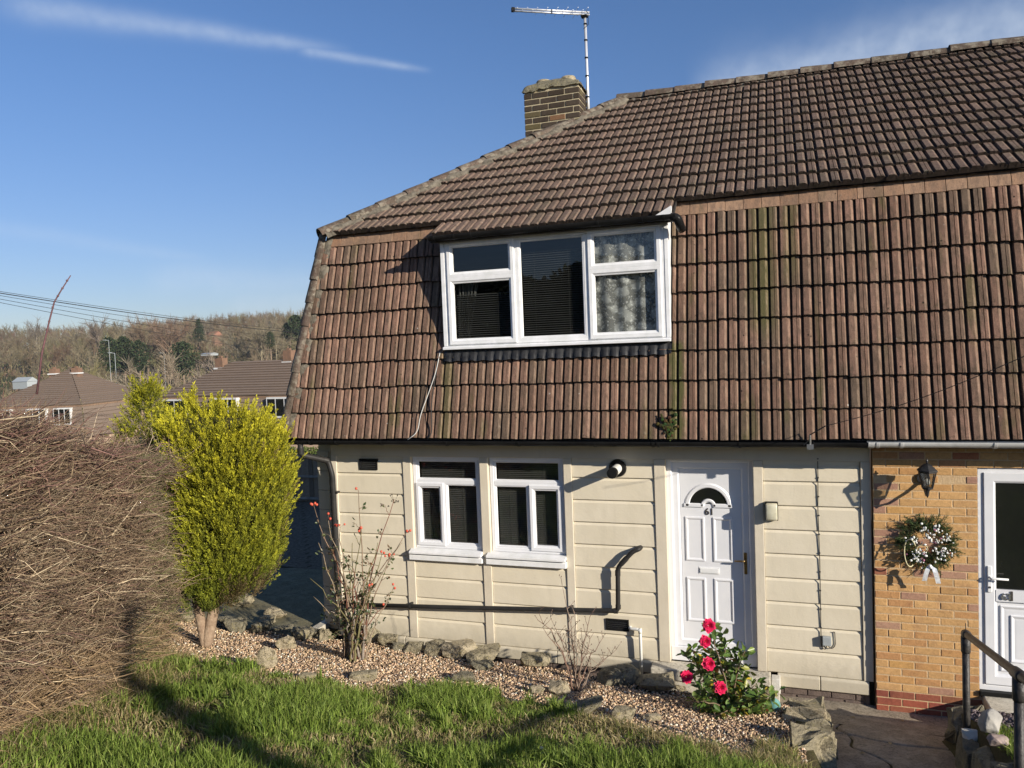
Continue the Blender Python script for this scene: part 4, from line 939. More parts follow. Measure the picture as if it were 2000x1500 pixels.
for k in range(3):
    x = 1.80-(.11 if k % 2 else 0)
    while x < 2.72: m.box(max(x, 1.80), min(x+.215, 2.72), -.475+rs.normal(0, .002), -.1, -.16-.075*k, -.095-.075*k, (.32+rs.normal(0, .02), .105, .065)); x += .225
m.build('doorstep_base', M['brick'], house2, tint=True, bevel=.003)
# ================================================================ THINGS FIXED TO THE HOUSES
# bulkhead lamp beside the door
lamp = empty('wall_lamp', (0, 0, 0), 'small cream bulkhead lamp on the cream wall just right of the white door', 'wall lamp')
MB().box(-.172, -.048, -.075, -.024, 1.585, 1.775).build('lamp_base', M['black_pl'], lamp, bevel=.008)
m = MB(); m.prism_x([(-.072, 1.592), (-.135, 1.60), (-.145, 1.62), (-.145, 1.74), (-.135, 1.762), (-.072, 1.77)], -.165, -.055); m.build('lens', M['lens'], lamp, bevel=.012, smooth=True)
# lantern
lan = empty('wall_lantern', (0, 0, 0), 'black carriage lantern with clear glass on the yellow brick wall', 'lantern')
LX, LY = 1.262, -.30
def hexring(z, r): return [(LX+r*math.cos(R(60*k+30)), LY+r*math.sin(R(60*k+30)), z) for k in range(6)]
m = MB(); m.loops([hexring(2.145, .082), hexring(2.150, .092), hexring(2.162, .092), hexring(2.172, .080), hexring(2.205, .045), hexring(2.222, .018)], True); m.build('lamp_top', M['lamp_blk'], lan)
m = MB(); m.tube([(LX, LY, 2.22), (LX, LY, 2.235), (LX, LY, 2.245), (LX, LY, 2.255), (LX, LY, 2.275)], [.012, .008, .013, .006, .003], 10); m.build('finial', M['lamp_blk'], lan, smooth=True)
m = MB()
for a, b in zip(hexring(2.147, .078), hexring(1.995, .045)): m.tube([a, b], .0055, 6)
m.loops([hexring(1.985, .047), hexring(2.0, .05), hexring(2.004, .044)], True); m.loops([hexring(2.147, .08), hexring(2.138, .08), hexring(2.138, .070)], False)
m.tube([(LX, LY, 1.985), (LX, LY, 1.965), (LX, LY, 1.93), (LX, LY, 1.905)], [.03, .018, .013, .004], 10)
m.build('lamp_cage', M['lamp_blk'], lan)
t = glass_mat('lantern_glass', (.75, .75, .72)); m = MB(); m.loops([hexring(2.14, .073), hexring(2.0, .043)], False); m.build('lamp_glass', t, lan)
MB().ball((LX, LY, 2.05), .026, 12, 8, sc=(1, 1, 1.3)).build('bulb', M['white_pl'], lan, smooth=True)
m = MB(); m.tube([(LX, -.09, 2.05), (LX, -.105, 2.05)], .055, 16); m.tube([(LX, -.10, 2.03), (LX, -.16, 1.965), (LX, -.24, 1.915), (LX, LY, 1.925)], [.014, .013, .012, .012], 8); m.build('bracket', M['lamp_blk'], lan)
# wreath
wr = empty('wreath', (0, 0, 0), 'round fir wreath with silver bow and frosted berries hanging on yellow brick', 'wreath')
WC = np.array([1.285, -.135, 1.435]); Vv, Ff, Tt = [], [], []; nb = 0
n_ = 190; A_ = rng.uniform(0, 2*np.pi, n_); rad = rng.uniform(.075, .20, n_)
B0 = WC + np.stack([np.cos(A_)*rad, rng.uniform(.0, .05, n_), np.sin(A_)*rad], 1); outd = nrm(np.stack([np.cos(A_+rng.normal(0, .45, n_)), rng.normal(-.15, .25, n_), np.sin(A_+rng.normal(0, .45, n_))], 1))
E0 = B0 + outd*rng.uniform(.07, .13, n_)[:, None]
V1, F1 = sticks(B0, (B0+E0)/2, E0, .0025, .002, .001); Vv.append(V1); Ff.append(F1); Tt.append(np.tile([.10, .085, .04], (len(V1), 1))); nb = len(V1)
N2 = n_*34; k = rng.integers(0, n_, N2); tt = rng.uniform(.1, 1, N2)[:, None]; P = B0[k]*(1-tt)+E0[k]*tt; dd = nrm(outd[k]*.8+nrm(rv(N2))*.9); Q = P+dd*rng.uniform(.016, .03, N2)[:, None]
V2, F2 = sticks(P, (P+Q)/2, Q, .0016, .0016, .0005); Vv.append(V2); Ff.append(F2+nb); c_ = np.array([[.045, .075, .022]])*rng.uniform(.6, 1.7, (N2, 1)); Tt.append(np.repeat(c_, 9, 0))
big('fir_needles', np.concatenate(Vv), np.concatenate(Ff), M['wreath'], wr, np.concatenate(Tt))
m = MB()
for k in range(180):
    an = rng.choice([0.5, 1.2, 1.9, 2.9, 3.7, 4.2, 5.5, 5.9]) + rng.normal(0, .16); ra = rng.normal(.135, .045); c = WC + np.array([math.cos(an)*ra, -.055-rng.uniform(0, .04), math.sin(an)*ra])
    t_ = [(.78, .78, .74), (.70, .72, .70), (.55, .56, .52), (.36, .13, .22)][rng.choice(4, p=[.5, .28, .16, .06])]
    m.ball(c, rng.uniform(.004, .0105), 7, 5, t_, (rng.uniform(.7, 1.6), 1, rng.uniform(.7, 1.6)))
tag(m.build('frosted_berries', M['berry'], wr, tint=True, smooth=True), kind='stuff')
m = MB()
def ribbon(pts, w_):
    vs = []; 
    for (x, y, z) in pts: vs += [(WC[0]+x-w_/2, WC[1]+y, WC[2]+z), (WC[0]+x+w_/2, WC[1]+y+.006, WC[2]+z)]
    m.add(vs, [(2*i, 2*i+1, 2*i+3, 2*i+2) for i in range(len(pts)-1)])
ribbon([(.0, -.09, -.19), (-.02, -.11, -.22), (-.035, -.105, -.27), (-.045, -.10, -.325), (-.05, -.095, -.335)], .042); ribbon([(.0, -.09, -.19), (.035, -.115, -.21), (.05, -.105, -.26), (.068, -.10, -.335), (.07, -.10, -.35)], .042)
m.ball(WC+np.array([0, -.10, -.19]), .02, 8, 6); m.build('silver_bow', M['silver'], wr, smooth=True)
m = MB(); m.tube([WC+np.array([-.13+.05*math.cos(t)-.03, -.075-.015*math.sin(2*t), -.08+.13*math.sin(t)]) for t in np.linspace(.6, 5.2, 24)], .006, 6, tint=(.55, .50, .30)); m.tube([WC+np.array([-.06+.045*math.cos(t), -.09, -.03+.035*math.sin(t)]) for t in np.linspace(-1, 3.6, 16)], .005, 6, tint=(.5, .42, .24)); m.build('gold_cord', M['berry'], wr, tint=True, smooth=True)

# tv aerial
ae = empty('tv_aerial', (0, 0, 0), 'silver television aerial on a thin mast strapped to the brick chimney', 'aerial')
mx_, my_ = -2.56, 2.95
MB().tube([(mx_+.01, my_, 6.25), (mx_, my_, 8.18)], .021, 10).build('mast', M['alu'], ae, smooth=True)
m = MB()
for z in (8.08, 7.85, 7.6, 7.34, 7.04): MB().tube([(mx_+.002, my_-.001, z), (mx_+.002, my_-.001, z-.022)], .026, 8).build('tape_band', M['black_pl'], ae)
m.tube([(mx_-.02, my_-.02, 8.0), (mx_+.05, my_-.02, 8.05), (mx_+.055, my_-.03, 8.2), (mx_+.03, my_-.04, 8.24)], .005, 6); m.build('coax_cable', M['black_pl'], ae)
ba, bb = np.array([-3.47, 2.39, 8.20]), np.array([-2.50, 2.98, 8.205]); bd = nrm(bb-ba); sd = np.cross(bd, [0, 0, 1.])
m = MB(); m.tube([ba, bb], .013, 8); m.tube([ba+[0, 0, .034], bb+[0, 0, .034]], .013, 8); m.build('boom', M['alu'], ae, smooth=True)
m = MB()
for k in range(15):
    p = ba+bd*(.06+k*.072); l = .045+.008*k; q = sd if k % 2 else -sd; m.tube([p, p+q*l], .0035, 5); m.tube([p+[0, 0, .034], p+[0, 0, .034]-q*l], .0035, 5)
m.build('dipole_rods', M['alu'], ae)
m = MB(); m.tube([ba-bd*.02+[0, 0, .017], ba+bd*.025+[0, 0, .017]], .036, 4); m.tube([(ba+bb)/2-bd*.005+[0, 0, .017], (ba+bb)/2+bd*.005+[0, 0, .017]], .034, 4); m.box(mx_-.05, mx_+.04, my_-.05, my_+.03, 8.165, 8.19); m.build('end_cap', M['black_pl'], ae)

# telephone: bracket, drop wire, cable down the wall, junction box
jb = empty('junction_box', (0, 0, 0), 'small grey telephone junction box low on the cream wall right of the door', 'junction box')
MB().box(.345, .428, -.075, -.026, .338, .428).build('box_case', M['junc'], jb, bevel=.006)
m = MB(); m.tube(pth_round([(.335, -.03, 2.40), (.335, -.03, 2.05), (.328, -.03, 1.7), (.336, -.03, 1.2), (.334, -.03, .34), (.345, -.035, .295), (.375, -.04, .29), (.385, -.045, .335)], .02), .0042, 6)
for z in np.arange(.5, 2.3, .19): m.box(.328, .343, -.036, -.026, z, z+.012)
m.build('down_cable', M['cable'], jb)
m = MB(); m.tube(pth_round([(.462, -.03, .47), (.466, -.03, .345), (.45, -.035, .315), (.42, -.04, .30), (.398, -.045, .335)], .02), .0042, 6); m.tube([(.445, -.03, .472), (.466, -.03, .47)], .0042, 6); m.build('loop_cable', M['cable'], jb)
pc = atY(1582, 848, -.42); q0 = atY(1612, 832, -.48); q1 = atY(2030, 683, -1.9)
ph = empty('telephone_wire', (0, 0, 0), 'thin black telephone wire rising to the right from a bracket on the gutter', 'wire')
m = MB(); m.tube([(pc[0], -.40, 2.37), (pc[0], -.41, 2.50)], .010, 6); m.box(pc[0]-.03, pc[0]+.03, -.42, -.40, 2.36, 2.41); m.build('gutter_bracket', M['chrome'], ph)
m = MB(); m.tube([(pc[0], -.41, 2.50), q0], .006, 6); pts = [q0*(1-t)+q1*t+np.array([0, 0, -.05*math.sin(math.pi*t)]) for t in np.linspace(0, 1, 20)]; m.tube(pts, .0035, 5)
m.tube([(pc[0], -.41, 2.46), (pc[0]-.06, -.405, 2.40), (.335, -.25, 2.44), (.335, -.03, 2.41)], .004, 5); m.build('wire', M['cable'], ph)
# loose cables on the mansard
def onman(px, py, h=.035):
    k = .457/2.49; d = ray(px, py); t = (MB0.y+(CAM[2]-MB0.z)*k-CAM[1])/(d[1]-k*d[2]); p = CAM+d*t; return p+np.array([0, -mv.z, mv.y])*(h+.03)
m = MB(); m.tube(pth_round([onman(864, 690), onman(857, 730, .05), onman(840, 775, .04), onman(826, 815, .05), onman(822, 845, .045), onman(803, 860, .06)], .12), .005, 6)
tag(m.build('loose_cable', M['white_cable'], None, smooth=True), 'loose white cable trailing down the tiles below the dormer corner', 'cable')
m = MB(); m.tube(pth_round([onman(862, 700), onman(852, 760, .05), onman(848, 805, .06), onman(850, 845, .045), onman(842, 858, .06)], .12), .006, 6)
tag(m.build('loose_cable', M['cable'], None, smooth=True), 'loose black cable hanging beside the white cable below the dormer', 'cable')
# moss cushion on the tiles
m = MB(); rs = np.random.default_rng(4)
for k in range(60):
    p = onman(1305+rs.normal(0, 7), 832+rs.normal(0, 11), .03); m.ball(p, rs.uniform(.008, .022), 6, 5, (.04*rs.uniform(.5, 1.6), .045*rs.uniform(.5, 1.4), .015))
tag(m.build('moss_cushion', M['ever'], None, tint=True), 'dark moss cushion on the lowest tiles below the dormer right corner', 'moss', kind='stuff')

# ================================================================ GARDEN STONES
def place_rock(bb, label, mat='rock', seed=0, name='edging_stone', cat='stone', group=None, dr=0.8, sink=0.18, blocky=0.0, rot=None, hk=1.0, rough=1.0):
    x0, y0, x1, y1 = bb; p = hit((x0+x1)/2, y1-(y1-y0)*.10); d = p-CAM; Z = float(d@f_); s = Z/FPX
    w = (x1-x0)*s; dep = w*dr; hb = (y1-y0)*s; h = max(.62*hb, hb-.17*dep)*hk
    rot = random.uniform(-.25, .25) if rot is None else rot
    dirh = np.array([d[0], d[1], 0]); dirh /= np.linalg.norm(dirh)
    q = p + dirh*dep*.28; hh = h*(1+sink)
    o = rock(name, w*1.06, dep, hh, seed+11, M[mat], None, rough, (q[0], q[1], float(p[2]) + hh/2 - hh*sink/(1+sink)*1.0), rot+.3, blocky)
    return tag(o, label, cat, group)
ROW = 'edging stones along the front of the gravel bed'
row = [((296, 1197, 328, 1224), 'rock_dk', 'dark mossy stone at the hedge end of the edging row'),
 ((338, 1195, 376, 1217), 'rock', 'low stone in the row just left of the conifer trunk'),
 ((426, 1205, 454, 1226), 'rock_dk', 'small dark stone just right of the conifer trunk'),
 ((440, 1209, 484, 1238), 'rock_dk', 'dark broken stone right of the conifer below the lit slab'),
 ((484, 1209, 533, 1237), 'rock_dk', 'dark flat stone in front of the leaning tan boulder'),
 ((506, 1203, 538, 1223), 'rock', 'grey stone wedged under the tan boulder by the side path'),
 ((518, 1186, 560, 1213), 'rock_tan', 'tan boulder topping the edging by the side path corner'),
 ((528, 1222, 573, 1241), 'rock_dk', 'dark low stone beside the white kerb end'),
 ((567, 1225, 624, 1251), 'rock', 'long mossy stone in the row left of the rose bush'),
 ((618, 1225, 654, 1254), 'rock', 'rounded stone just left of the rose bush canes'),
 ((690, 1228, 707, 1256), 'rock', 'narrow stone just right of the rose bush canes'),
 ((705, 1228, 741, 1259), 'rock', 'upright angular stone second right of the rose bush'),
 ((735, 1236, 779, 1266), 'rock', 'grey pentagonal stone leaning below the cream plinth'),
 ((765, 1253, 792, 1272), 'rock_dk', 'smallest dark stone left of the pale brown block'),
 ((787, 1254, 827, 1277), 'rock', 'pale brown squarish stone below the left window'),
 ((823, 1251, 871, 1284), 'rock', 'wedge shaped stone rising to the right below the left window'),
 ((865, 1254, 934, 1288), 'rock_tan', 'widest pale stone of the row below the window post'),
 ((909, 1266, 982, 1293), 'rock', 'long ribbed brown stone below the right window'),
 ((985, 1273, 1029, 1298), 'rock_tan', 'smooth tan block below the right window'),
 ((1012, 1278, 1076, 1307), 'rock', 'humped dark stone below the right end of the right window'),
 ((1072, 1278, 1128, 1311), 'rock_dk', 'dark stone behind the bare shrub stems'),
 ((1116, 1288, 1154, 1317), 'rock_dk', 'dark stone right of the bare shrub stems'),
 ((1168, 1300, 1257, 1341), 'rock_dk', 'big dark flat stone below the white overflow pipe'),
 ((1240, 1318, 1318, 1353), 'rock', 'long flat stone with pale face left of the camellia'),
 ((1318, 1325, 1363, 1355), 'rock', 'stone half hidden by the camellia left side'),
 ((1486, 1340, 1524, 1376), 'rock', 'stone at the right edge of the camellia by the doorstep')]
for i, (bb, mt, lb) in enumerate(row): place_rock(bb, lb, mt, i, group=ROW, dr=.75, blocky=.25, rough=1.1)
SC = 'stones lying on the gravel bed'
sc = [((448, 1157, 497, 1190), 'rock', 'boulder on the slab edge right of the conifer', .8, 0), ((503, 1263, 544, 1313), 'rock_tan', 'tall pointed tan stone standing upright in the gravel', .35, 0),
 ((540, 1246, 577, 1272), 'rock_tan', 'squat split stone in the gravel left of the rose bush', .7, .3), ((583, 1313, 621, 1333), 'rock', 'low stone half sunk at the grass edge left of the rose bush', .6, 0),
 ((684, 1310, 736, 1334), 'rock', 'flat grey stone at the grass edge below the rose bush', .5, .3), ((874, 1314, 930, 1336), 'rock_dk', 'dark oblong stone at the lawn edge below the window post', .6, .3),
 ((912, 1290, 970, 1313), 'rock_dk', 'dark rough stone lying in gravel below the right window', .7, 0), ((1068, 1329, 1115, 1362), 'rock_tan', 'tan humped stone at the foot of the bare shrub', .8, 0),
 ((1033, 1338, 1067, 1358), 'rock_tan', 'flat tan stone left of the humped stone by the bare shrub', .7, 0), ((1110, 1364, 1173, 1402), 'rock_dk', 'dark stone at the lawn edge below the bare shrub', .7, .2),
 ((1192, 1383, 1243, 1411), 'rock', 'grey stone at the lawn edge right of the bare shrub', .7, .1), ((1255, 1394, 1296, 1413), 'rock_tan', 'thin flat tan stone in gravel left of the camellia foot', .6, 0)]
for i, (bb, mt, lb, dr, bk) in enumerate(sc): place_rock(bb, lb, mt, 40+i, 'garden_stone', group=SC, dr=dr, blocky=bk)
WG = 'flat stones edging the path'
def block(x0, x1, y0, y1, z0, z1, label, seed, mat, group=WG, name='path_edge_stone'):
    o = rock(name, x1-x0, y1-y0, z1-z0, seed, M[mat], None, 1.5, ((x0+x1)/2, (y0+y1)/2, (z0+z1)/2), 0, .85); return tag(o, label, 'stone', group)
block(-.03, .37, -.98, -.62, -.24, .05, 'flat mossy stone nearest the doorstep in the path edging', 71, 'rock')
block(-.05, .33, -1.36, -1.01, -.18, .15, 'pale flat stone second from the doorstep in the path edging', 72, 'rock_tan')
block(.08, .36, -1.72, -1.40, -.14, .225, 'smooth flat stone third from the doorstep in the path edging', 73, 'rock')
block(.03, .335, -2.20, -1.77, -.07, .345, 'rough lichened block nearest the lawn in the path edging', 74, 'rock')
RB = 'rocks and cobbles in the right hand bed'
block(1.27, 1.60, -1.36, -.74, -.16, .21, 'dark retaining stone under the first handrail post', 75, 'rock_dk', RB, 'bed_stone')
block(1.25, 1.37, -1.86, -1.38, -.08, .31, 'dark retaining stone second along the right edge of the path', 77, 'rock_dk', RB, 'bed_stone')
block(1.25, 1.40, -2.45, -1.89, .0, .45, 'mossy retaining stone third along the right edge of the path', 78, 'rock', RB, 'bed_stone')
block(1.25, 1.42, -3.1, -2.48, .1, .62, 'retaining stone nearest the viewer along the right edge of the path', 79, 'rock_dk', RB, 'bed_stone')
block(1.60, 1.95, -.98, -.70, -.16, .12, 'low mossy rock behind the cobbles by the brick step', 76, 'rock', RB, 'bed_stone')
for bb, mt, lb, sd in (((1912, 1410, 1960, 1455), 'cobble_g', 'large grey and white cobble leaning behind the handrail post', 81), ((1874, 1441, 1929, 1474), 'cobble', 'white cobble lying at the foot of the handrail post', 82), ((1929, 1453, 1969, 1479), 'cobble_p', 'pinkish cobble right of the white cobble', 83), ((1887, 1466, 1910, 1483), 'cobble', 'smallest white cobble in front at the grass edge', 84)):
    o = place_rock(bb, lb, mt, sd, 'cobble', 'cobble', RB, .8, .1, 0, None, 1.3, .35); o.location.z += .05; 
    for md in list(o.modifiers): o.modifiers.remove(md)
    b = o.modifiers.new('s', 'SUBSURF'); b.levels = 1; b.render_levels = 1
# white ended kerb by the side path
kb = empty('kerb', (0, 0, 0), 'concrete kerb with white end at the corner of the side path', 'kerb')
k0 = hit(565, 1232); MB().box(-5.62, -5.50, -.36, 1.2, -.3, .03).build('kerb_stone', M['concrete'], kb, bevel=.01); MB().box(-5.66, -5.50, -.375, -.36, -.3, .035).build('white_end', M['white_conc'], kb, bevel=.004)
# teal glass ornament
p = hit(1512, 1388); go = empty('glass_ornament', (0, 0, 0), 'teal glass globe ornament on the gravel right of the camellia', 'ornament')
m = MB(); m.ball((p[0], p[1], p[2]+.055), .058, 20, 14, sc=(1, 1, 1.05)); m.build('globe', M['teal'], go, smooth=True); MB().tube([(p[0], p[1], p[2]-.02), (p[0], p[1], p[2]+.01)], [.045, .035], 16).build('foot', M['lead'], go)

# ---- handrail
hr = empty('handrail', (0, 0, 0), 'black iron pipe handrail on posts beside the concrete path', 'handrail')
h1 = atZ(1886, 1238, 6.0); h2 = atZ(1990, 1318, 4.3); b1 = np.array([h1[0], h1[1], float(gz(h1[0], h1[1]))-.2]); b2 = np.array([h2[0], h2[1], float(gz(h2[0], h2[1]))-.2])
m = MB(); m.tube([b1, h1-[0, 0, .05]], .0265, 14); m.build('post', M['rail'], hr, smooth=True); m = MB(); m.tube([b2, h2-[0, 0, .05]], .0265, 14); m.build('post', M['rail'], hr, smooth=True)
dr_ = nrm(h2-h1); m = MB(); m.tube([h1+dr_*.02, h2+dr_*2.2], .0255, 14); m.build('top_rail', M['rail'], hr, smooth=True)
for nm, h in (('elbow_fitting', h1), ('tee_fitting', h2)):
    m = MB(); m.tube([h-[0, 0, .15], h-[0, 0, .14], h-[0, 0, .02]], [.030, .034, .034], 14)
    m.tube([h-dr_*(.0 if nm[0] == 'e' else .10), h+dr_*.07, h+dr_*.085], [.034, .034, .029], 14); m.ball(h, .0345, 14, 8); m.build(nm, M['rail'], hr, smooth=True)
MB().tube([h1+[0, 0, .02], h1+[0, 0, .085]], .003, 5).build('bare_wire', M['rail'], hr)

# ================================================================ GRAVEL, SLATE, GRASS
LAWN = np.array([hit(px, py)[:2] for px, py in ((160, 1300), (300, 1296), (420, 1306), (560, 1324), (700, 1342), (800, 1346), (900, 1354), (1000, 1372), (1100, 1396), (1200, 1418), (1300, 1444), (1400, 1468), (1500, 1492))])
LAWN = LAWN[np.argsort(LAWN[:, 0])]
def lawn_y(x): return np.interp(x, LAWN[:, 0], LAWN[:, 1])
GB = np.array([1.22, 1.14, 1.12])
def gravel(name, X, Y, smin, smax, mat, pal, label, flat=.7):
    N = len(X); Z = gz(X, Y); s = rng.uniform(smin, smax, (N, 1, 1))
    cube = np.array([(-1, -1, -1), (1, -1, -1), (1, 1, -1), (-1, 1, -1), (-1, -1, 1), (1, -1, 1), (1, 1, 1), (-1, 1, 1)])*.62
    V = np.repeat(cube[None], N, 0)*rng.uniform(.55, 1.1, (N, 8, 1))*np.array([1.25, .9, flat])
    q = nrm(rng.normal(0, 1, (N, 4))); a, b, c, d = q.T
    Rm = np.stack([1-2*(c*c+d*d), 2*(b*c-a*d), 2*(b*d+a*c), 2*(b*c+a*d), 1-2*(b*b+d*d), 2*(c*d-a*b), 2*(b*d-a*c), 2*(c*d+a*b), 1-2*(b*b+c*c)], 1).reshape(N, 3, 3)
    V = np.einsum('nij,nkj->nki', Rm, V)*s; V += np.stack([X, Y, Z+s[:, 0, 0]*rng.uniform(-.2, .9, N)], 1)[:, None]
    b = (np.arange(N)*8)[:, None]; F = np.concatenate([b+np.array([f]) for f in ((0, 3, 2, 1), (4, 5, 6, 7), (0, 1, 5, 4), (1, 2, 6, 5), (2, 3, 7, 6), (3, 0, 4, 7))])
    pal = np.array(pal); c_ = np.clip(pal[rng.integers(0, len(pal), N)]*rng.uniform(.65, 1.25, (N, 1))*GB, 0, .85)
    o = big(name, V.reshape(-1, 3), F, mat, None, np.repeat(c_, 8, 0)); o['label'] = label; o['kind'] = 'stuff'; return o
GP = [(.55, .41, .26), (.46, .35, .22), (.63, .50, .34), (.36, .27, .17), (.52, .38, .25), (.74, .67, .55), (.26, .195, .13), (.42, .29, .19), (.15, .11, .08), (.58, .46, .28), (.20, .15, .10)]
N = 70000; X = rng.uniform(-8.2, .12, N); Y = yb(X)+.16-(yb(X)+.16-lawn_y(X)+.30)*rng.random(N)**.9
k = (Y > lawn_y(X)-.30*rng.random(N)) & (Y < yb(X)+.15) & ~((X > .0) & (Y > -2.1) & (X > .06)); 
gravel('gravel', X[k], Y[k], .007, .0165, M['gravel'], GP, 'tan and brown pea shingle covering the bed in front of the house')
N = 700; gravel('gravel', rng.uniform(-5.6, -5.42, N)-.02, rng.uniform(1.3, 4.5, N), .01, .02, M['gravel'], [(.12, .12, .12), (.2, .2, .19)], 'dark gravel along the side of the house')
N = 2600; gravel('slate_chips', rng.uniform(1.42, 3.0, N), rng.uniform(-2.0, -.9, N), .012, .034, M['slate'], [(.12, .10, .11), (.16, .135, .14), (.09, .08, .085), (.2, .17, .17)], 'purple grey slate chips in the right hand bed', .3)

def grass(name, X, Y, hmin, hmax, pal, label, lean=.45, wd=.0042, zoff=0.0):
    N = len(X); Z = gz(X, Y)-.01+zoff; h = rng.uniform(hmin, hmax, N)[:, None]; A = np.stack([X, Y, Z], 1)
    an = rng.uniform(0, 2*np.pi, N); ln = np.abs(rng.normal(0, lean, N))[:, None]; hd = np.stack([np.cos(an), np.sin(an), 0*an], 1); an2 = rng.uniform(0, np.pi, N); sd = np.stack([np.cos(an2), np.sin(an2), 0*an2], 1)*wd*rng.uniform(.6, 1.4, (N, 1))
    up = np.array([[0, 0, 1.]]); Mid = A+up*h*.58+hd*h*ln*.30; Tip = A+up*h*(1-.25*np.clip(ln, 0, 1.6))+hd*h*ln*.95
    V = np.stack([A-sd, A+sd, Mid+sd*.8, Mid-sd*.8, Tip], 1); b = (np.arange(N)*5)[:, None]
    Fq = b+np.array([[0, 1, 2, 3]]); Ft = b+np.array([[3, 2, 4]]); pal = np.array(pal); c_ = pal[rng.integers(0, len(pal), N)]*rng.uniform(.7, 1.35, (N, 1))
    me_o = big(name, V.reshape(-1, 3), [Fq, Ft], M['grass'], None, np.repeat(c_, 5, 0)); me_o['label'] = label; me_o['kind'] = 'stuff'; return me_o
N = 330000; X = rng.uniform(-7.0, .15, N); Y = rng.uniform(-6.2, -1.9, N)
ds = np.sqrt(X**2+(Y+8.2)**2); edge = lawn_y(X)+.05*np.sin(X*9)+.04*np.sin(X*23)
def nzf(X, Y, s, o=0): return np.array([noise.noise(Vector((x*s+o, y*s, o))) for x, y in zip(X, Y)])
vis = (Y < edge) & (((X+0)*f_[0]+(Y+8.2)*f_[1]) > 2.6) & (np.abs((X*r_[0]+(Y+8.2)*r_[1])/np.maximum(X*f_[0]+(Y+8.2)*f_[1], .1)) < .76)
X, Y, edge = X[vis], Y[vis], edge[vis]; n1 = nzf(X, Y, 1.3); n2 = nzf(X, Y, 5.0, 7)
n1 = n1-.55*np.exp(-(((X+1.95)/.55)**2+((Y+3.0)/.28)**2)); bare = (n1+.5*n2 < -.17); keep = ~bare | (rng.random(len(X)) < .25)
X, Y, n1, n2, edge, bare = X[keep], Y[keep], n1[keep], n2[keep], edge[keep], bare[keep]
lush = (n1+.6*n2) > .12
GG = [(.20, .285, .05), (.24, .33, .06), (.16, .23, .04), (.30, .36, .09), (.13, .195, .035)]
GD = [(.42, .34, .17), (.32, .27, .12), (.22, .23, .07), (.50, .41, .23)]
dry = (n2+.8*n1 < -.06) | (rng.random(len(X)) < .05)
a = ~dry & lush; grass('grass', X[a], Y[a], .05, .19, GG, 'lush green tufts of lawn grass in front of the gravel bed', .55, .0046)
a = ~dry & ~lush; grass('grass', X[a], Y[a], .035, .10, GG, 'short green lawn grass in front of the gravel bed', .7, .0042)
a = dry; grass('grass', X[a], Y[a], .03, .09, GD+GG[:1], 'dry straw coloured grass mixed in the lawn', 1.0, .004)
N = 14000; X = rng.uniform(1.40, 3.2, N); Y = rng.uniform(-4.5, -1.58, N); grass('grass', X, Y, .05, .13, GG, 'grass tufts below the cobbles beside the handrail', .5, .004)
N = 1100; X = rng.uniform(-.22, .06, N); Y = rng.uniform(-2.9, -2.2, N); grass('grass', X, Y, .05, .14, GD+GG[:1], 'dry grass at the lawn corner beside the rough path edging block', 1.0, .003)
N = 2600; X = rng.uniform(-1.6, .15, N); Y = lawn_y(X)-.10+rng.normal(0, .06, N); grass('grass', X, Y, .04, .13, GD, 'dry grass fringe where the lawn meets the shingle', 1.0, .003)
# ================================================================ PLANTS
def cane(m, pts, r0, r1, n=6, tint=(1, 1, 1), wig=.012):
    P = [np.array(p, float) for p in pts]; out_ = []
    for i in range(len(P)-1):
        for t in np.linspace(0, 1, 5)[: (5 if i == len(P)-2 else 4)]: out_.append(P[i]*(1-t)+P[i+1]*t + (rng.normal(0, wig, 3) if 0 < t < 1 else 0))
    m.tube(out_, list(np.linspace(r0, r1, len(out_))), n, True, tint); return np.array(out_)

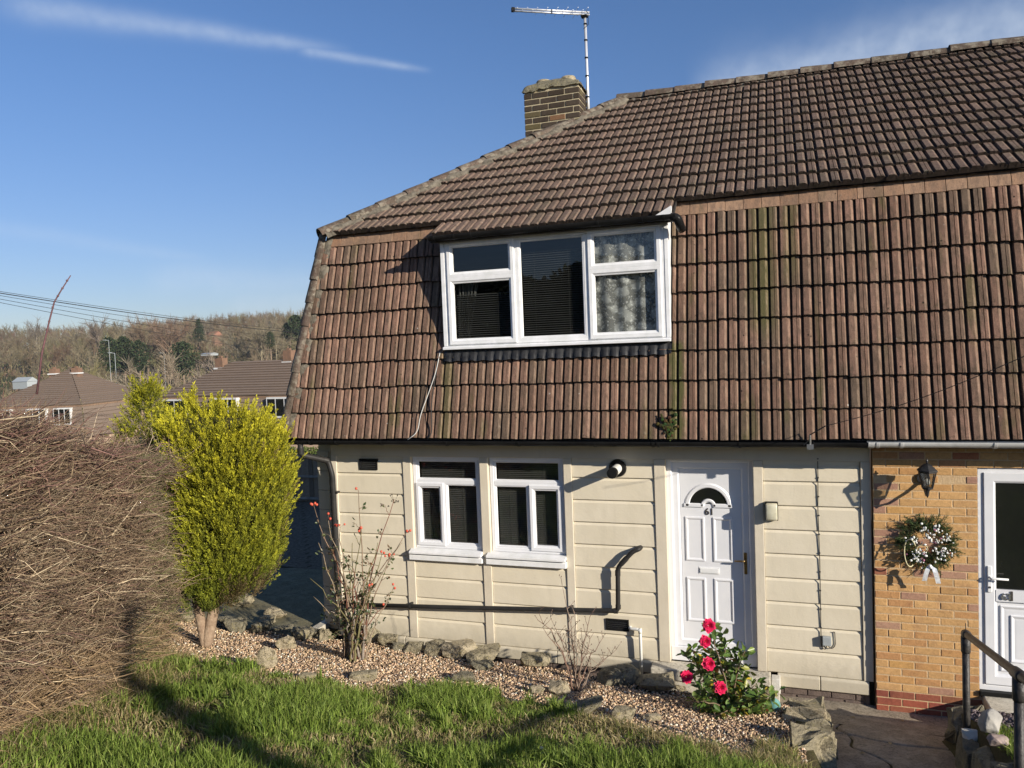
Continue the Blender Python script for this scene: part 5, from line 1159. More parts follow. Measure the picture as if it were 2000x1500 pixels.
# ---- rose bush
rb_ = hit(690, 1288); RZ_ = float((rb_-CAM)@f_)
rose = empty('rose_bush', (0, 0, 0), 'leggy rose bush with red hips in the shingle at the house corner', 'rose bush')
tips = [(613, 988), (606, 1130), (641, 1015), (650, 1075), (700, 958), (706, 1040), (664, 1030), (770, 975), (792, 1042), (745, 1085), (768, 1150), (752, 1185), (730, 1105), (688, 1060), (612, 1165), (675, 1090), (716, 1120), (634, 1100), (660, 1130), (700, 1140), (760, 1090), (738, 1060), (622, 1060), (690, 1110), (655, 1160), (725, 1150), (785, 1060)]
m = MB(); hp = []; lp = []; ldn = []; canes = []
for i, (px, py) in enumerate(tips):
    e = atZ(px, py, RZ_+rng.normal(0, .16)); b = rb_ + np.array([rng.uniform(-.10, .13), rng.normal(0, .07), -.03]); H = e[2]-b[2]
    mid = b*.5+e*.5 + np.array([(b[0]-e[0])*.22, 0, H*.06]); q1 = b*.82+mid*.18+np.array([0, 0, H*.08])
    big_ = i < 9; tn = [(.22, .15, .10), (.16, .14, .06), (.28, .22, .15), (.20, .08, .055)][i % 4]
    c_ = cane(m, [b, q1, mid, e], .012 if i % 3 else .016, .0032, 6, tn, .012); canes.append(c_)
    for k in range(5, len(c_)-1):
        if rng.random() < .8:
            dv_ = nrm(np.array([rng.normal(0, .7), rng.normal(0, .6), rng.uniform(.0, .8)])); l = rng.uniform(.05, .17); sd_ = c_[k]+dv_*l
            cane(m, [c_[k], (c_[k]+sd_)/2+np.array([0, 0, .01]), sd_], .0035, .0016, 4, tn, .005)
            for _ in range(rng.integers(2, 7)):
                lp.append(c_[k]*.3+sd_*.7+rng.normal(0, .02, 3)); ldn.append(nrm(dv_+rng.normal(0, .6, 3)))
    if i in (0, 2, 4, 5, 6, 8, 9, 10, 11, 20, 25, 12):
        for _ in range(rng.integers(1, 5)):
            dv_ = nrm(np.array([rng.normal(0, .7), rng.normal(0, .5), .6])); q = e+dv_*rng.uniform(.03, .07); m.tube([e, (e+q)/2, q], .0016, 4, True, (.2, .12, .07)); hp.append(q)
    if i in (7, 3):
        for _ in range(9):
            q = e+rng.normal(0, .03, 3); m.tube([e-[0, 0, .04], q], .0015, 4, True, (.12, .09, .05)); m.ball(q, .008, 6, 4, (.05, .04, .03))
for _ in range(9):
    b = rb_+np.array([rng.uniform(-.08, .12), rng.normal(0, .06), -.03]); e = b+np.array([rng.normal(0, .06), rng.normal(0, .05), rng.uniform(.35, .6)]); cane(m, [b, (b+e)/2, e], .017, .009, 7, (.26, .22, .18), .01)
m.build('canes', M['cane'], rose, tint=True, smooth=True)
lp = np.array(lp); ldn = np.array(ldn); N = len(lp); V, F = leaves(lp, ldn, nrm(rv(N)+[0, -.4, .8]), rng.uniform(.025, .055, N), rng.uniform(.018, .034, N))
pal = np.array([(.055, .085, .03), (.075, .10, .035), (.10, .11, .04), (.13, .08, .04), (.045, .07, .03)]); c_ = pal[rng.integers(0, 5, N)]*rng.uniform(.7, 1.3, (N, 1)); big('leaves', V, F, M['leaf'], rose, np.repeat(c_, 6, 0))
for q in hp: MB().ball(q, rng.uniform(.011, .0145), 9, 7, sc=(1, 1, 1.12)).build('rose_hip', M['hipfruit'], rose, smooth=True)

# ---- bare shrub
sb = hit(1130, 1353); SZ = float((sb-CAM)@f_); sh = MB()
shrub = None
stems = [((1098, 1142), 1), ((1052, 1196), 1), ((1075, 1205), 0), ((1110, 1215), 1), ((1122, 1200), 0), ((1152, 1205), 1), ((1178, 1245), 0), ((1204, 1268), 1), ((1160, 1235), 1), ((1090, 1240), 0), ((1060, 1225), 0), ((1140, 1262), 0), ((1185, 1285), 0)]
for (px, py), big_ in stems:
    e = atZ(px, py, SZ+rng.normal(0, .12)); mid = sb*.5+e*.5+np.array([(sb[0]-e[0])*.15, rng.normal(0, .03), .02]); tn = [(.24, .16, .115), (.28, .21, .16), (.20, .12, .09)][int(rng.integers(3))]
    c_ = cane(sh, [sb+np.array([rng.uniform(-.03, .03), 0, -.03]), mid, e], .008, .0022, 6, tn, .009)
    for k in range(3, len(c_)):
        for _ in range(2):
            if rng.random() < .75:
                q = c_[k]+nrm(np.array([rng.normal(0, .6), rng.normal(0, .5), .8]))*rng.uniform(.03, .13); sh.tube([c_[k], (c_[k]+q)/2+rng.normal(0, .004, 3), q], [.003, .0025, .0016], 4, True, tn); sh.ball(q, .0045, 5, 4, (.16, .10, .07), (1, 1, 1.6))
tag(sh.build('bare_shrub', M['cane'], None, tint=True, smooth=True), 'leafless twiggy shrub in the shingle below the white overflow pipe', 'shrub')

# ---- camellia
cb = hit(1425, 1392); CZ = float((cb-CAM)@f_)
camel = empty('camellia', (0, 0, 0), 'glossy camellia bush with pink flowers and some yellow leaves before the door', 'camellia')
fl = [(1383, 1222, .063), (1377, 1253, .055), (1384, 1297, .060), (1340, 1322, .062), (1406, 1343, .056)]
ends = [(1386, 1228), (1380, 1256), (1408, 1240), (1440, 1278), (1455, 1272), (1336, 1278), (1352, 1270), (1344, 1322), (1386, 1300), (1408, 1345), (1460, 1310), (1478, 1335), (1500, 1365), (1512, 1385), (1492, 1395), (1470, 1400), (1440, 1402), (1405, 1395), (1378, 1388), (1360, 1370), (1370, 1340), (1430, 1320), (1450, 1350), (1420, 1365), (1482, 1368), (1362, 1300), (1402, 1275), (1430, 1300), (1418, 1262), (1515, 1350), (1445, 1375), (1465, 1385), (1390, 1365), (1395, 1320)]
m = MB(); lp, ldn = [], []
for px, py in ends:
    e = atZ(px, py, CZ+rng.normal(-.02, .13)); b = cb+np.array([rng.normal(0, .05), rng.normal(0, .05), -.02]); mid = b*.45+e*.55+np.array([0, 0, .05]); tn = (.20, .14, .09)
    c_ = cane(m, [b, mid, e], .010, .003, 6, tn, .01)
    for k in range(2, len(c_)):
        for _ in range(6 if k > 4 else 2):
            a_ = nrm(np.array([rng.normal(0, 1), rng.normal(0, .9), rng.normal(.25, .6)])); lp.append(c_[k]+a_*rng.uniform(.005, .045)); ldn.append(a_)
m.build('stems', M['cane'], camel, tint=True, smooth=True)
lp = np.array(lp); ldn = np.array(ldn); lp[:, 2] = np.maximum(lp[:, 2], gz(lp[:, 0], lp[:, 1])+.03); N = len(lp); V, F = leaves(lp, ldn, nrm(rv(N, .7)+[0, -.3, .9]), rng.uniform(.055, .095, N), rng.uniform(.030, .048, N), .16)
pal = np.array([(.085, .15, .03), (.12, .20, .04), (.17, .235, .05), (.06, .105, .025), (.27, .28, .06)]); c_ = pal[rng.choice(5, N, p=[.27, .28, .23, .14, .08])]*rng.uniform(.75, 1.25, (N, 1))
yl = rng.random(N) < .045; c_[yl] = np.array([.52, .40, .04]); br = rng.random(N) < .012; c_[br] = np.array([.42, .16, .05])
big('leaves', V, F, M['leaf'], camel, np.repeat(c_, 6, 0))
for px, py, r in fl:
    c = atZ(px, py, CZ-.27); look = nrm(CAM-c+np.array([1.5, 0, .6])); 
    Pp, Dd, Nn, LL = [], [], [], []
    for ringk, (nn_, tilt, l_) in enumerate(((9, 1.25, 1.0), (9, .95, .88), (7, .62, .72), (5, .3, .5))):
        for k in range(nn_):
            an = 2*math.pi*k/nn_+ringk*.35+rng.normal(0, .1); a_ = nrm(np.cross(look, [0, 0, 1.])); b_ = np.cross(look, a_); rd = a_*math.cos(an)+b_*math.sin(an)
            Dd.append(rd*math.sin(tilt)+look*math.cos(tilt)); Nn.append(look*math.sin(tilt)-rd*math.cos(tilt)); Pp.append(c+rd*.004+look*ringk*.004); LL.append(r*l_*rng.uniform(.88, 1.08))
    LL = np.array(LL); V, F = leaves(np.array(Pp), np.array(Dd), np.array(Nn), LL, LL*.95, .18); big('flower', V, F, M['petal'], camel, smooth=True)

# ---- conifers
def conifer_sprays(name, pts, dirs, parent, nl=30, L=.2, pal=None, brown=None, seed=0, z0=0, z1=1, low=None):
    rs = np.random.default_rng(seed); N = len(pts); T = N*nl; k = np.repeat(np.arange(N), nl); t = rs.uniform(0.05, 1, T)[:, None]; ln = rs.uniform(.7, 1.3, N)[k][:, None]*L
    ax = dirs[k]; side = nrm(rs.normal(0, 1, (T, 3))); P = pts[k]+ax*t*ln+side*(1-t)*ln*.13; D = nrm(ax*1.0+side*.55)
    V, F = leaves(P, D, nrm(rs.normal(0, 1, (T, 3))), rs.uniform(.018, .040, T), rs.uniform(.006, .0105, T), .1)
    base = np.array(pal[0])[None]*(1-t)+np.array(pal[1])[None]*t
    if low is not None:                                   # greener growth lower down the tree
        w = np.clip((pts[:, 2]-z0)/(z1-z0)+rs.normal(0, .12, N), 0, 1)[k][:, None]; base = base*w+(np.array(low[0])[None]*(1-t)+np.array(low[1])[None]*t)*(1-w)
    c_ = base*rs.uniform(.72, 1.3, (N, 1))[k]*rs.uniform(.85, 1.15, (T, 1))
    if brown is not None: bm_ = brown[k]; c_[bm_] = np.array([.20, .15, .07])*rs.uniform(.6, 1.3, (bm_.sum(), 1))
    return big(name, V, F, M['conifer'], parent, np.repeat(c_, 6, 0))
cf = hit(402, 1263); FZ = float((cf-CAM)@f_)
con = empty('conifer', (0, 0, 0), 'bushy golden conifer on two bare trunks beside the hedge', 'conifer')
rh = np.array([r_[0], r_[1], 0.0]); rh /= np.linalg.norm(rh); fh = np.array([f_[0], f_[1], 0.0]); fh /= np.linalg.norm(fh); UPV = np.array([0, 0, 1.0])
def at_con(px, py, dz=0.0): return atZ(px, py, FZ+dz)
for pts, r0, r1 in ((((402, 1266, 0), (398, 1240, 0), (386, 1180, .0), (370, 1100, .0)), .060, .050), (((404, 1266, 0), (408, 1235, .0), (420, 1180, .02), (440, 1080, .05), (445, 950, .05)), .068, .050)):
    m = MB(); P = [at_con(*p) for p in pts]; m.tube(P, list(np.linspace(r0, r1, len(P))), 12)
    o = m.build('trunk', M['bark'], con, smooth=True); d_ = o.modifiers.new('sub', 'SUBSURF'); d_.render_levels = 2
# crown: silhouette half-widths by height (photograph), turned into a body of revolution with lobes
prof = [(1192, 392, 424), (1160, 354, 484), (1120, 342, 522), (1070, 340, 545), (1000, 348, 558), (940, 350, 566), (890, 340, 562), (850, 322, 550), (820, 312, 530), (795, 325, 480), (775, 355, 410)]
pr_y = np.array([p[0] for p in prof][::-1]); pl = np.array([p[1] for p in prof][::-1]); prr = np.array([p[2] for p in prof][::-1])
pts, dirs, brn = [], [], []
rs = np.random.default_rng(21)
spx = FPX/FZ
lob = rs.uniform(0, 6.28, (26,)); lobz = rs.uniform(775, 1190, 26)
for _ in range(360):
    q0 = rs.uniform(.70, .95); py = rs.uniform(820, 1150); an0 = rs.uniform(0, 6.283)
    if math.sin(an0) > .45 and rs.random() < .6: an0 = -an0           # most tufts on the side one sees
    for k in range(rs.integers(7, 13)):
        pyk = py+rs.normal(0, 13); an = an0+rs.normal(0, .17); l_, r2 = np.interp(pyk, pr_y, pl), np.interp(pyk, pr_y, prr); c = (l_+r2)/2; hw = (r2-l_)/2
        q = q0+rs.normal(0, .035)+.05*math.sin(an0*5+py*.05); off = np.array([math.cos(an), math.sin(an)])
        p = at_con(c, pyk+22) + rh*off[0]*hw*q/spx + fh*off[1]*hw*q*.85/spx
        pts.append(p); dirs.append(nrm(rh*off[0]*.62+fh*off[1]*.62+UPV*(1.25 if py < 900 else 1.0)+rs.normal(0, .16, 3)))
        brn.append((py > 1120 and off[0] > .35 and rs.random() < .75) or (py > 1165 and rs.random() < .7) or rs.random() < .015)
for (tx, ty, bx, by, n_) in ((372, 758, 380, 860, 80), (418, 772, 425, 850, 60), (345, 805, 360, 855, 40), (520, 806, 505, 870, 55), (470, 786, 470, 860, 55), (556, 840, 540, 900, 40), (332, 822, 345, 880, 40), (398, 785, 402, 850, 40), (445, 790, 446, 850, 40), (496, 800, 492, 860, 40), (540, 826, 528, 880, 40)):
    for k in range(n_):
        t = rs.random(); w_ = 13*(t)**.9; p = at_con(tx*(1-t)+bx*t+rs.normal(0, w_*.5), (ty+16)*(1-t)+by*t, rs.normal(0, w_*.5/spx)+.02); pts.append(p-UPV*.10); dirs.append(nrm(UPV+rs.normal(0, .3, 3))); brn.append(False)
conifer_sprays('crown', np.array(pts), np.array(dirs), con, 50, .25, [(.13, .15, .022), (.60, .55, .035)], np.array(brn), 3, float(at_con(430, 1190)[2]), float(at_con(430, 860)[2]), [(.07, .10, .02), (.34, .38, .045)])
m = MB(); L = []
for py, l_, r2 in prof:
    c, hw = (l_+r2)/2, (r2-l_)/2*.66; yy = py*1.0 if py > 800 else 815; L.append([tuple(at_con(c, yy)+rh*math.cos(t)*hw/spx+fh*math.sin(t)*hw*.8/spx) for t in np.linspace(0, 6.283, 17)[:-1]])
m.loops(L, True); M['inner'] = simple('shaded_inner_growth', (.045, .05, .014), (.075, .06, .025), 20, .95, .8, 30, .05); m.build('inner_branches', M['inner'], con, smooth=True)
con2 = empty('conifer', (0, 0, 0), 'slim golden conifer with pointed top standing behind the hedge', 'conifer')
B2 = atZ(290, 1000, FZ+.9); g2 = float(gz(B2[0], B2[1])); s2 = FPX/(FZ+.9)
MB().tube([(B2[0], B2[1], g2-.1), (B2[0], B2[1], g2+1.2), (B2[0], B2[1], atZ(285, 800, FZ+.9)[2])], [.06, .045, .015], 10).build('trunk', M['bark'], con2, smooth=True)
pts, dirs = [], []
while len(pts) < 1100:
    py = rs.uniform(728, 1150); hw = np.interp(py, [728, 760, 785, 810, 850, 1150], [4, 18, 24, 44, 46, 50]); c = np.interp(py, [728, 800, 850, 1150], [286, 288, 285, 300]); an = rs.uniform(0, 6.28); q = 1-abs(rs.normal(0, .25)); lobn = .15*math.sin(an*3+py*.09)
    p = atZ(c, py+34, FZ+.9)+rh*math.cos(an)*hw*(q+lobn)/s2+fh*math.sin(an)*hw*(q+lobn)/s2; pts.append(p); dirs.append(nrm(rh*math.cos(an)*.6+fh*math.sin(an)*.6+UPV*1.0+rs.normal(0, .25, 3)))
conifer_sprays('crown', np.array(pts), np.array(dirs), con2, 44, .22, [(.09, .115, .02), (.46, .44, .03)], None, 5)

# ---- hedge
HA, HB = np.array([-6.12, -1.95]), np.array([-3.35, -6.95]); hl = np.linalg.norm(HB-HA); ha = (HB-HA)/hl; hn = np.array([-ha[1], ha[0]]); hn = hn if hn[0] > 0 else -hn   # hn: towards the lawn
hedge = empty('hedge', (0, 0, 0), 'tall leafless hawthorn hedge of tangled brown twigs along the left boundary', 'hedge')
ha3 = np.array([ha[0], ha[1], 0]); hn3 = np.array([hn[0], hn[1], 0])
def hedge_face(s, v, rs_=rng):
    """bulge of the face at height fraction v"""
    return .0+.19*np.sin(np.clip(v, 0, 1)*np.pi*.9)**.8 - .10*np.clip(v-.75, 0, 1)*4*.3 + .07*np.sin(s*3.1+v*4)+.05*np.sin(s*7.7-v*6)
HH = 1.98
rs = np.random.default_rng(33); N = 56000
s = rs.uniform(-.25, hl, N)**1.0; v = rs.uniform(0, 1.03, N); ins = np.abs(rs.normal(0, .23, N))
face = hedge_face(s, v)-ins-.03
endr = np.clip(1-(s+.25)/.75, 0, 1); face -= endr**2*.55
top = rs.random(N) < .16; face[top] = rs.uniform(-1.0, .2, top.sum()); v[top] = .97+rs.normal(0, .04, top.sum())
px_ = HA[0]+ha[0]*s+hn[0]*face; py_2 = HA[1]+ha[1]*s+hn[1]*face; g = gz(HA[0]+ha[0]*s, HA[1]+ha[1]*s); A = np.stack([px_, py_2, g+v*HH+.03*np.sin(s*5)], 1)
sg = np.where(rs.random(N) < .78, -1, 1)[:, None]
D = nrm(ha3*rs.normal(-.15, .62, (N, 1))+hn3*np.abs(rs.normal(.75, .40, (N, 1)))+UPV*rs.normal(.14, .36, (N, 1)))
up_ = rs.random(N) < .12; D[up_] = nrm(UPV*rs.uniform(.6, 1.2, (up_.sum(), 1))+rs.normal(0, .5, (up_.sum(), 3)))
L = (rs.gamma(2.4, .055, N)+.05)[:, None]; L = np.minimum(L, .38)
C2 = A+D*L+rs.normal(0, .02, (N, 3))-UPV*0; B_ = (A+C2)/2+rs.normal(0, .22, (N, 3))*L*.6
rr = rs.choice([.0018, .0025, .0034, .0048, .0080], N, p=[.30, .33, .23, .11, .03])
V, F = sticks(A, B_, C2, rr, rr*.8, rr*.35)
pal = np.array([(.28, .20, .125), (.37, .28, .18), (.20, .14, .09), (.52, .42, .28), (.22, .135, .10), (.095, .066, .05)]); ci = rs.choice(6, N, p=[.22, .18, .20, .10, .14, .16]); c_ = pal[ci]*rs.uniform(.55, 1.45, (N, 1))
hi = (v > .80) & (rs.random(N) < .25); c_[hi] = np.array([.24, .135, .11])*rs.uniform(.7, 1.3, (hi.sum(), 1))
low = (v < .22) & (rs.random(N) < .6); c_[low] = np.array([.38, .265, .15])*rs.uniform(.6, 1.25, (low.sum(), 1))
grn = (s < 1.4) & (rs.random(N) < .22); c_[grn] = np.array([.20, .20, .08])*rs.uniform(.6, 1.2, (grn.sum(), 1))
big('twigs', V, F, M['twig'], hedge, np.repeat(c_, 9, 0))
# long upright shoots above the top
N = 230; s = rs.uniform(.0, hl, N); fc = rs.uniform(-.8, .2, N); A = np.stack([HA[0]+ha[0]*s+hn[0]*fc, HA[1]+ha[1]*s+hn[1]*fc, gz(HA[0]+ha[0]*s, HA[1]+ha[1]*s)+HH*.95], 1)
D = nrm(np.array([0, 0, 1.0])+rs.normal(0, .38, (N, 3))+ha3*(-.25)); L = rs.gamma(2.2, .085, N)[:, None]+.05; C2 = A+D*L; B_ = (A+C2)/2+rs.normal(0, .035, (N, 3)); V, F = sticks(A, B_, C2, .0042, .003, .0014, 4)
c_ = np.array([[.17, .10, .08]])*rs.uniform(.6, 1.4, (N, 1)); tag(big('long_shoots', V, F, M['twig'], hedge, np.repeat(c_, 12, 0)), kind='stuff')
m = MB(); zt = 4.9; m.tube([atZ(72, 770, zt), atZ(82, 690, zt), atZ(96, 628, zt), atZ(106, 590, zt), atZ(120, 566, zt), atZ(138, 538, zt)], [.0065, .006, .005, .0045, .004, .003], 6, True, (.15, .075, .08))
for px, py in ((96, 628), (103, 600), (113, 578), (122, 563), (131, 548)): m.ball(atZ(px, py, zt), .0075, 6, 5, (.15, .08, .08))
m.build('tall_shoot', M['twig'], hedge, tint=True, smooth=True)
# solid core in litter brown, coloured dark for the deep shade inside the hedge
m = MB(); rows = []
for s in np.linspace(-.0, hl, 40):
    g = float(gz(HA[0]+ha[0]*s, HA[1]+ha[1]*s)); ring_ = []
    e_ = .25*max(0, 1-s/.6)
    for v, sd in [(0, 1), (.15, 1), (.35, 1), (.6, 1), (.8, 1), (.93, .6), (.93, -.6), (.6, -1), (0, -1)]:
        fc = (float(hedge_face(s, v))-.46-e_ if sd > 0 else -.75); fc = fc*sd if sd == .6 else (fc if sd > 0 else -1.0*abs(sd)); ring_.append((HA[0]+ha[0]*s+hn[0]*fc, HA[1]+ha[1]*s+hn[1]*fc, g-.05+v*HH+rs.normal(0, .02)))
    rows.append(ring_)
m.loops(rows, True); m.add(rows[0], [tuple(range(9))[::-1]]); m.build('shade_core', M['core'], hedge, smooth=True)
# dry grass skirt under the hedge
N = 16000; s = rs.uniform(-.3, hl, N); fc = hedge_face(s, .1)+rs.normal(.02, .15, N); s = np.maximum(s, .55); X = HA[0]+ha[0]*s+hn[0]*fc; Y = HA[1]+ha[1]*s+hn[1]*fc
grass('grass', X, Y, .05, .20, GD+[(.34, .24, .13), (.40, .29, .16), (.12, .15, .04)], 'dry pale grass along the foot of the hedge', 1.1, .003)

HAZE = 0.00022
# ================================================================ BEYOND THE GARDEN
# fence
FY = 8.5; fa, fb = atY(520, 886, FY), atY(640, 884, FY); ft = (fa[2]+fb[2])/2; fbot = atY(600, 1003, FY)[2]
fen = empty('fence', (0, 0, 0), 'dark board fence with three rails beyond the side path', 'fence')
x0, x1 = fa[0]-4.5, fb[0]+3; rs = np.random.default_rng(8); x = x0; m = MB()
while x < x1: m.box(x, x+.118, FY+rs.uniform(0, .022), FY+.03, fbot+.14, ft-.03+rs.normal(0, .006), tuple(np.array([.30, .215, .14])*rs.uniform(.55, 1.35))); x += .128
m.build('boards', M['cane'], fen, tint=True)
for t in (0.03, .36, .72): MB().box(x0, x1, FY-.055, FY-.004, ft-.06-t*(ft-fbot), ft-.005-t*(ft-fbot)).build('rail', M['fence'], fen, bevel=.005)
sheet('side_garden', np.arange(-14, -5.4, .2), np.arange(2.6, 8.5, .2), lambda X, Y: gz(X, Y)+.012+.015*np.sin(X*7+Y*5), simple('grey_shingle', (.10, .08, .055), (.22, .18, .13), 22, .95, 1.0, 30, .1))
MB().box(x0, x1, FY-.05, FY+.03, fbot-.1, fbot+.13).build('gravel_board', M['concrete'], fen, bevel=.006)
for x in np.arange(x0, x1, 2.4): MB().box(x-.05, x+.05, FY-.07, FY+.04, fbot-.3, ft+.03).build('post', M['fence'], fen, bevel=.006)
def tufts(name, c, dims, n, sz, pal, parent=None, mat='ever', seed=0, lab=None):
    """boxy or round mass of small leaf faces"""
    rs = np.random.default_rng(seed); P = np.array(c)+rs.uniform(-1, 1, (n, 3))*np.array(dims)*.5; V, F = leaves(P, nrm(rs.normal(0, 1, (n, 3))), nrm(rs.normal(0, 1, (n, 3))), sz*rs.uniform(.6, 1.3, n), sz*.6)
    c_ = np.array(pal)[rs.integers(0, len(pal), n)]*rs.uniform(.6, 1.4, (n, 1)); o = big(name, V, F, M[mat], parent, np.repeat(c_, 6, 0)); return tag(o, *lab) if lab else o
q = atZ(592, 880, 30); tufts('hedge', q-[0, 0, .35], (3.2, .8, .9), 5000, .09, [(.10, .13, .03), (.07, .10, .025)], lab=('clipped green hedge far beyond the fence under the gutter end', 'hedge'), seed=3)

def far_house(corner, ax, back, Wd, Dp, zg, wins, chims, label, group, ends=(True, True), wallmat='far_wall'):
    """mansard house: corner = upper eave front corner, ax along the front, back into the house"""
    h = empty('house', (0, 0, 0), label, 'house', group); ax, back = nrm(np.array([ax[0], ax[1], 0])), nrm(np.array([back[0], back[1], 0])); ez = corner[2]; c = np.array([corner[0], corner[1], 0.0])
    def P(a, b, z): return tuple(c+ax*a+back*b+np.array([0, 0, z]))
    w2 = Dp/2; rz = ez+w2*.654; s = .46; mz = ez-2.45
    def slope(nm, quad, gauge, mat=M['far_tile']):
        """courses as real steps"""
        a0, a1, b1, b0 = [np.array(p) for p in quad]; nrm_ = nrm(np.cross(a1-a0, b0-a0)); Ls = np.linalg.norm(b0-a0); k = max(1, int(round(Ls/gauge))); V, F, U_ = [], [], []
        for j in range(k):
            t0, t1 = j/k, (j+1)/k; L0, R0, L1, R1 = a0*(1-t0)+b0*t0, a1*(1-t0)+b1*t0, a0*(1-t1)+b0*t1, a1*(1-t1)+b1*t1; b = len(V)
            V += [L0+nrm_*.075, R0+nrm_*.075, R1+nrm_*.01, L1+nrm_*.01, L0-nrm_*.02, R0-nrm_*.02]; F += [(b, b+1, b+2, b+3), (b+4, b+5, b+1, b)]; U_ += [(.5, j+.5)]*6
        me = bpy.data.meshes.new(nm); me.from_pydata([tuple(x) for x in V], [], F); ul = me.uv_layers.new(name='UVMap')
        for l in me.loops: ul.data[l.index].uv = U_[l.vertex_index]
        return link(nm, me, mat, h)
    slope('roof', (P(-.1, -.12, ez), P(Wd+.1, -.12, ez), P(Wd-w2*(1 if ends[1] else 0), w2, rz), P(w2*(1 if ends[0] else 0), w2, rz)), .36)
    if ends[1]: slope('roof', (P(Wd+.1, -.12, ez), P(Wd+.1, Dp, ez), P(Wd-w2, w2, rz), P(Wd-w2, w2, rz)), .36)
    if ends[0]: slope('roof', (P(-.1, Dp, ez), P(-.1, -.12, ez), P(w2, w2, rz), P(w2, w2, rz)), .36)
    slope('roof', (P(Wd, Dp+.1, ez), P(0, Dp+.1, ez), P(w2 if ends[0] else 0, w2, rz), P(Wd-(w2 if ends[1] else 0), w2, rz)), .36)
    slope('mansard', (P(-s, -s, mz), P(Wd+s, -s, mz), P(Wd, 0, ez-.12), P(0, 0, ez-.12)), .31)
    slope('mansard', (P(Wd+s, -s, mz), P(Wd+s, Dp+s, mz), P(Wd, Dp, ez-.12), P(Wd, 0, ez-.12)), .31); slope('mansard', (P(-s, Dp+s, mz), P(-s, -s, mz), P(0, 0, ez-.12), P(0, Dp, ez-.12)), .31)
    def obox(a0, a1, b0, b1, z0, z1, mat, nm, par=h):
        m = MB(); m.add([P(a0, b0, z0), P(a1, b0, z0), P(a1, b1, z0), P(a0, b1, z0), P(a0, b0, z1), P(a1, b0, z1), P(a1, b1, z1), P(a0, b1, z1)], [(0, 3, 2, 1), (4, 5, 6, 7), (0, 1, 5, 4), (1, 2, 6, 5), (2, 3, 7, 6), (3, 0, 4, 7)]); return m.build(nm, M[mat], par)
    obox(-s+.2, Wd+s-.2, -s+.25, Dp+s-.2, zg-1, mz+.05, wallmat, 'wall'); obox(-.02, Wd+.02, -.06, .1, ez-.16, ez-.02, 'tile_flash' if 'tile_flash' in M else 'far_tile', 'top_course')
    obox(Wd-.06, Wd+.05, .1, Dp, ez-.16, ez-.02, 'tile_flash', 'top_course')
    for a, w_, z1, hh, nb_ in wins:
        fr = obox(a, a+w_, -.34, .1, z1-hh, z1, 'pale', 'window')
        for k in range(nb_): x0 = a+.08+(w_-.08)*k/nb_; obox(x0, x0+(w_-.08)/nb_-.08, -.352, -.33, z1-hh+.12, z1-.10, 'black_glass', 'pane', fr)
    for a, b_, hh, zb in chims:
        ch_ = obox(a, a+.62, b_, b_+.5, zb-.8, zb+hh, 'far_brick', 'chimney'); obox(a-.05, a+.67, b_-.12, b_+.55, zb-.12, zb-.02, 'pale', 'lead_flashing', ch_); obox(a+.2, a+.4, b_+.15, b_+.35, zb+hh, zb+hh+.14, 'far_brick', 'chimney_pot', ch_)
    return h
FG = 'tiled mansard houses down the hill'
pa, pb = atZ(316, 775, 50), atZ(559, 771, 46.4); axv = (pb-pa)[:2]; bk = np.array([-axv[1], axv[0]])
far_house(pa, axv, bk, 13.0, 6.4, -4.7, [(.35, 2.0, pa[2]-.16, 1.25, 2), (4.35, 2.0, pa[2]-.12, 1.25, 3), (8.6, 2.0, pa[2]-.12, 1.25, 3)], [(2.15, 2.6, .62, pa[2]+1.75), (7.4, 3.0, .70, pa[2]+2.0)], 'far mansard house with white dormers above the golden conifer', FG)
pc_, pd_ = atZ(160, 790, 58), atZ(268, 778, 64.5); bkv = (pd_-pc_)[:2]; axv = np.array([bkv[1], -bkv[0]]); pl_ = pc_-np.append(nrm(axv), 0)*8.2
far_house(pl_, axv, bkv, 8.2, 8.6, -5.4, [(1.0, 1.4, pc_[2]-.2, 1.3, 2), (3.7, 1.7, pc_[2]-.2, 1.3, 3), (6.0, 1.45, pc_[2]-.2, 1.3, 3)], [(2.6, 3.6, .35, pc_[2]+2.4), (4.6, 3.6, .35, pc_[2]+2.4)], 'far hipped house seen corner on behind the hedge top', FG)
q = atZ(408, 652, 330); m = MB(); hb = empty('house', (0, 0, 0), 'tiny distant house with red roof on the wooded hilltop', 'house', None)
MB().box(q[0]-2.2, q[0]+2.8, q[1], q[1]+5, q[2]-9, q[2]-.6).build('wall', M['far_brick'], hb); MB().prism_x([(q[1]-.4, q[2]-.7), (q[1]+5.4, q[2]-.7), (q[1]+2.5, q[2]+1.0)], q[0]-2.5, q[0]+3.1).build('roof', M['red_roof'], hb)
q = atZ(402, 691, 200); tag(MB().box(q[0]-1.6, q[0]+1.4, q[1], q[1]+3, q[2]-.5, q[2]).prism_x([(q[1]-.2, q[2]), (q[1]+3.2, q[2]), (q[1]+1.5, q[2]+.25)], q[0]-1.7, q[0]+1.5).build('shed', M['junc']), 'pale low shed among the bare trees on the hillside', 'shed')
q = atZ(38, 742, 125); tag(MB().box(q[0]-1.6, q[0]+1.6, q[1], q[1]+2, q[2]-1.5, q[2]-.3).prism_x([(q[1]-.1, q[2]-.3), (q[1]+2.1, q[2]-.3), (q[1]+1, q[2]+.4)], q[0]-1.7, q[0]+1.7).build('greenhouse', M['junc']), 'pale greenhouse roof at the far left behind the hedge', 'greenhouse')
lampx = [(212, 665, 150, 'street lamp post left of the clump of dark evergreens'), (320, 690, 170, 'street lamp post on the hillside above the slim conifer'), (224, 690, 120, 'pale pole rising above the hipped far house')]
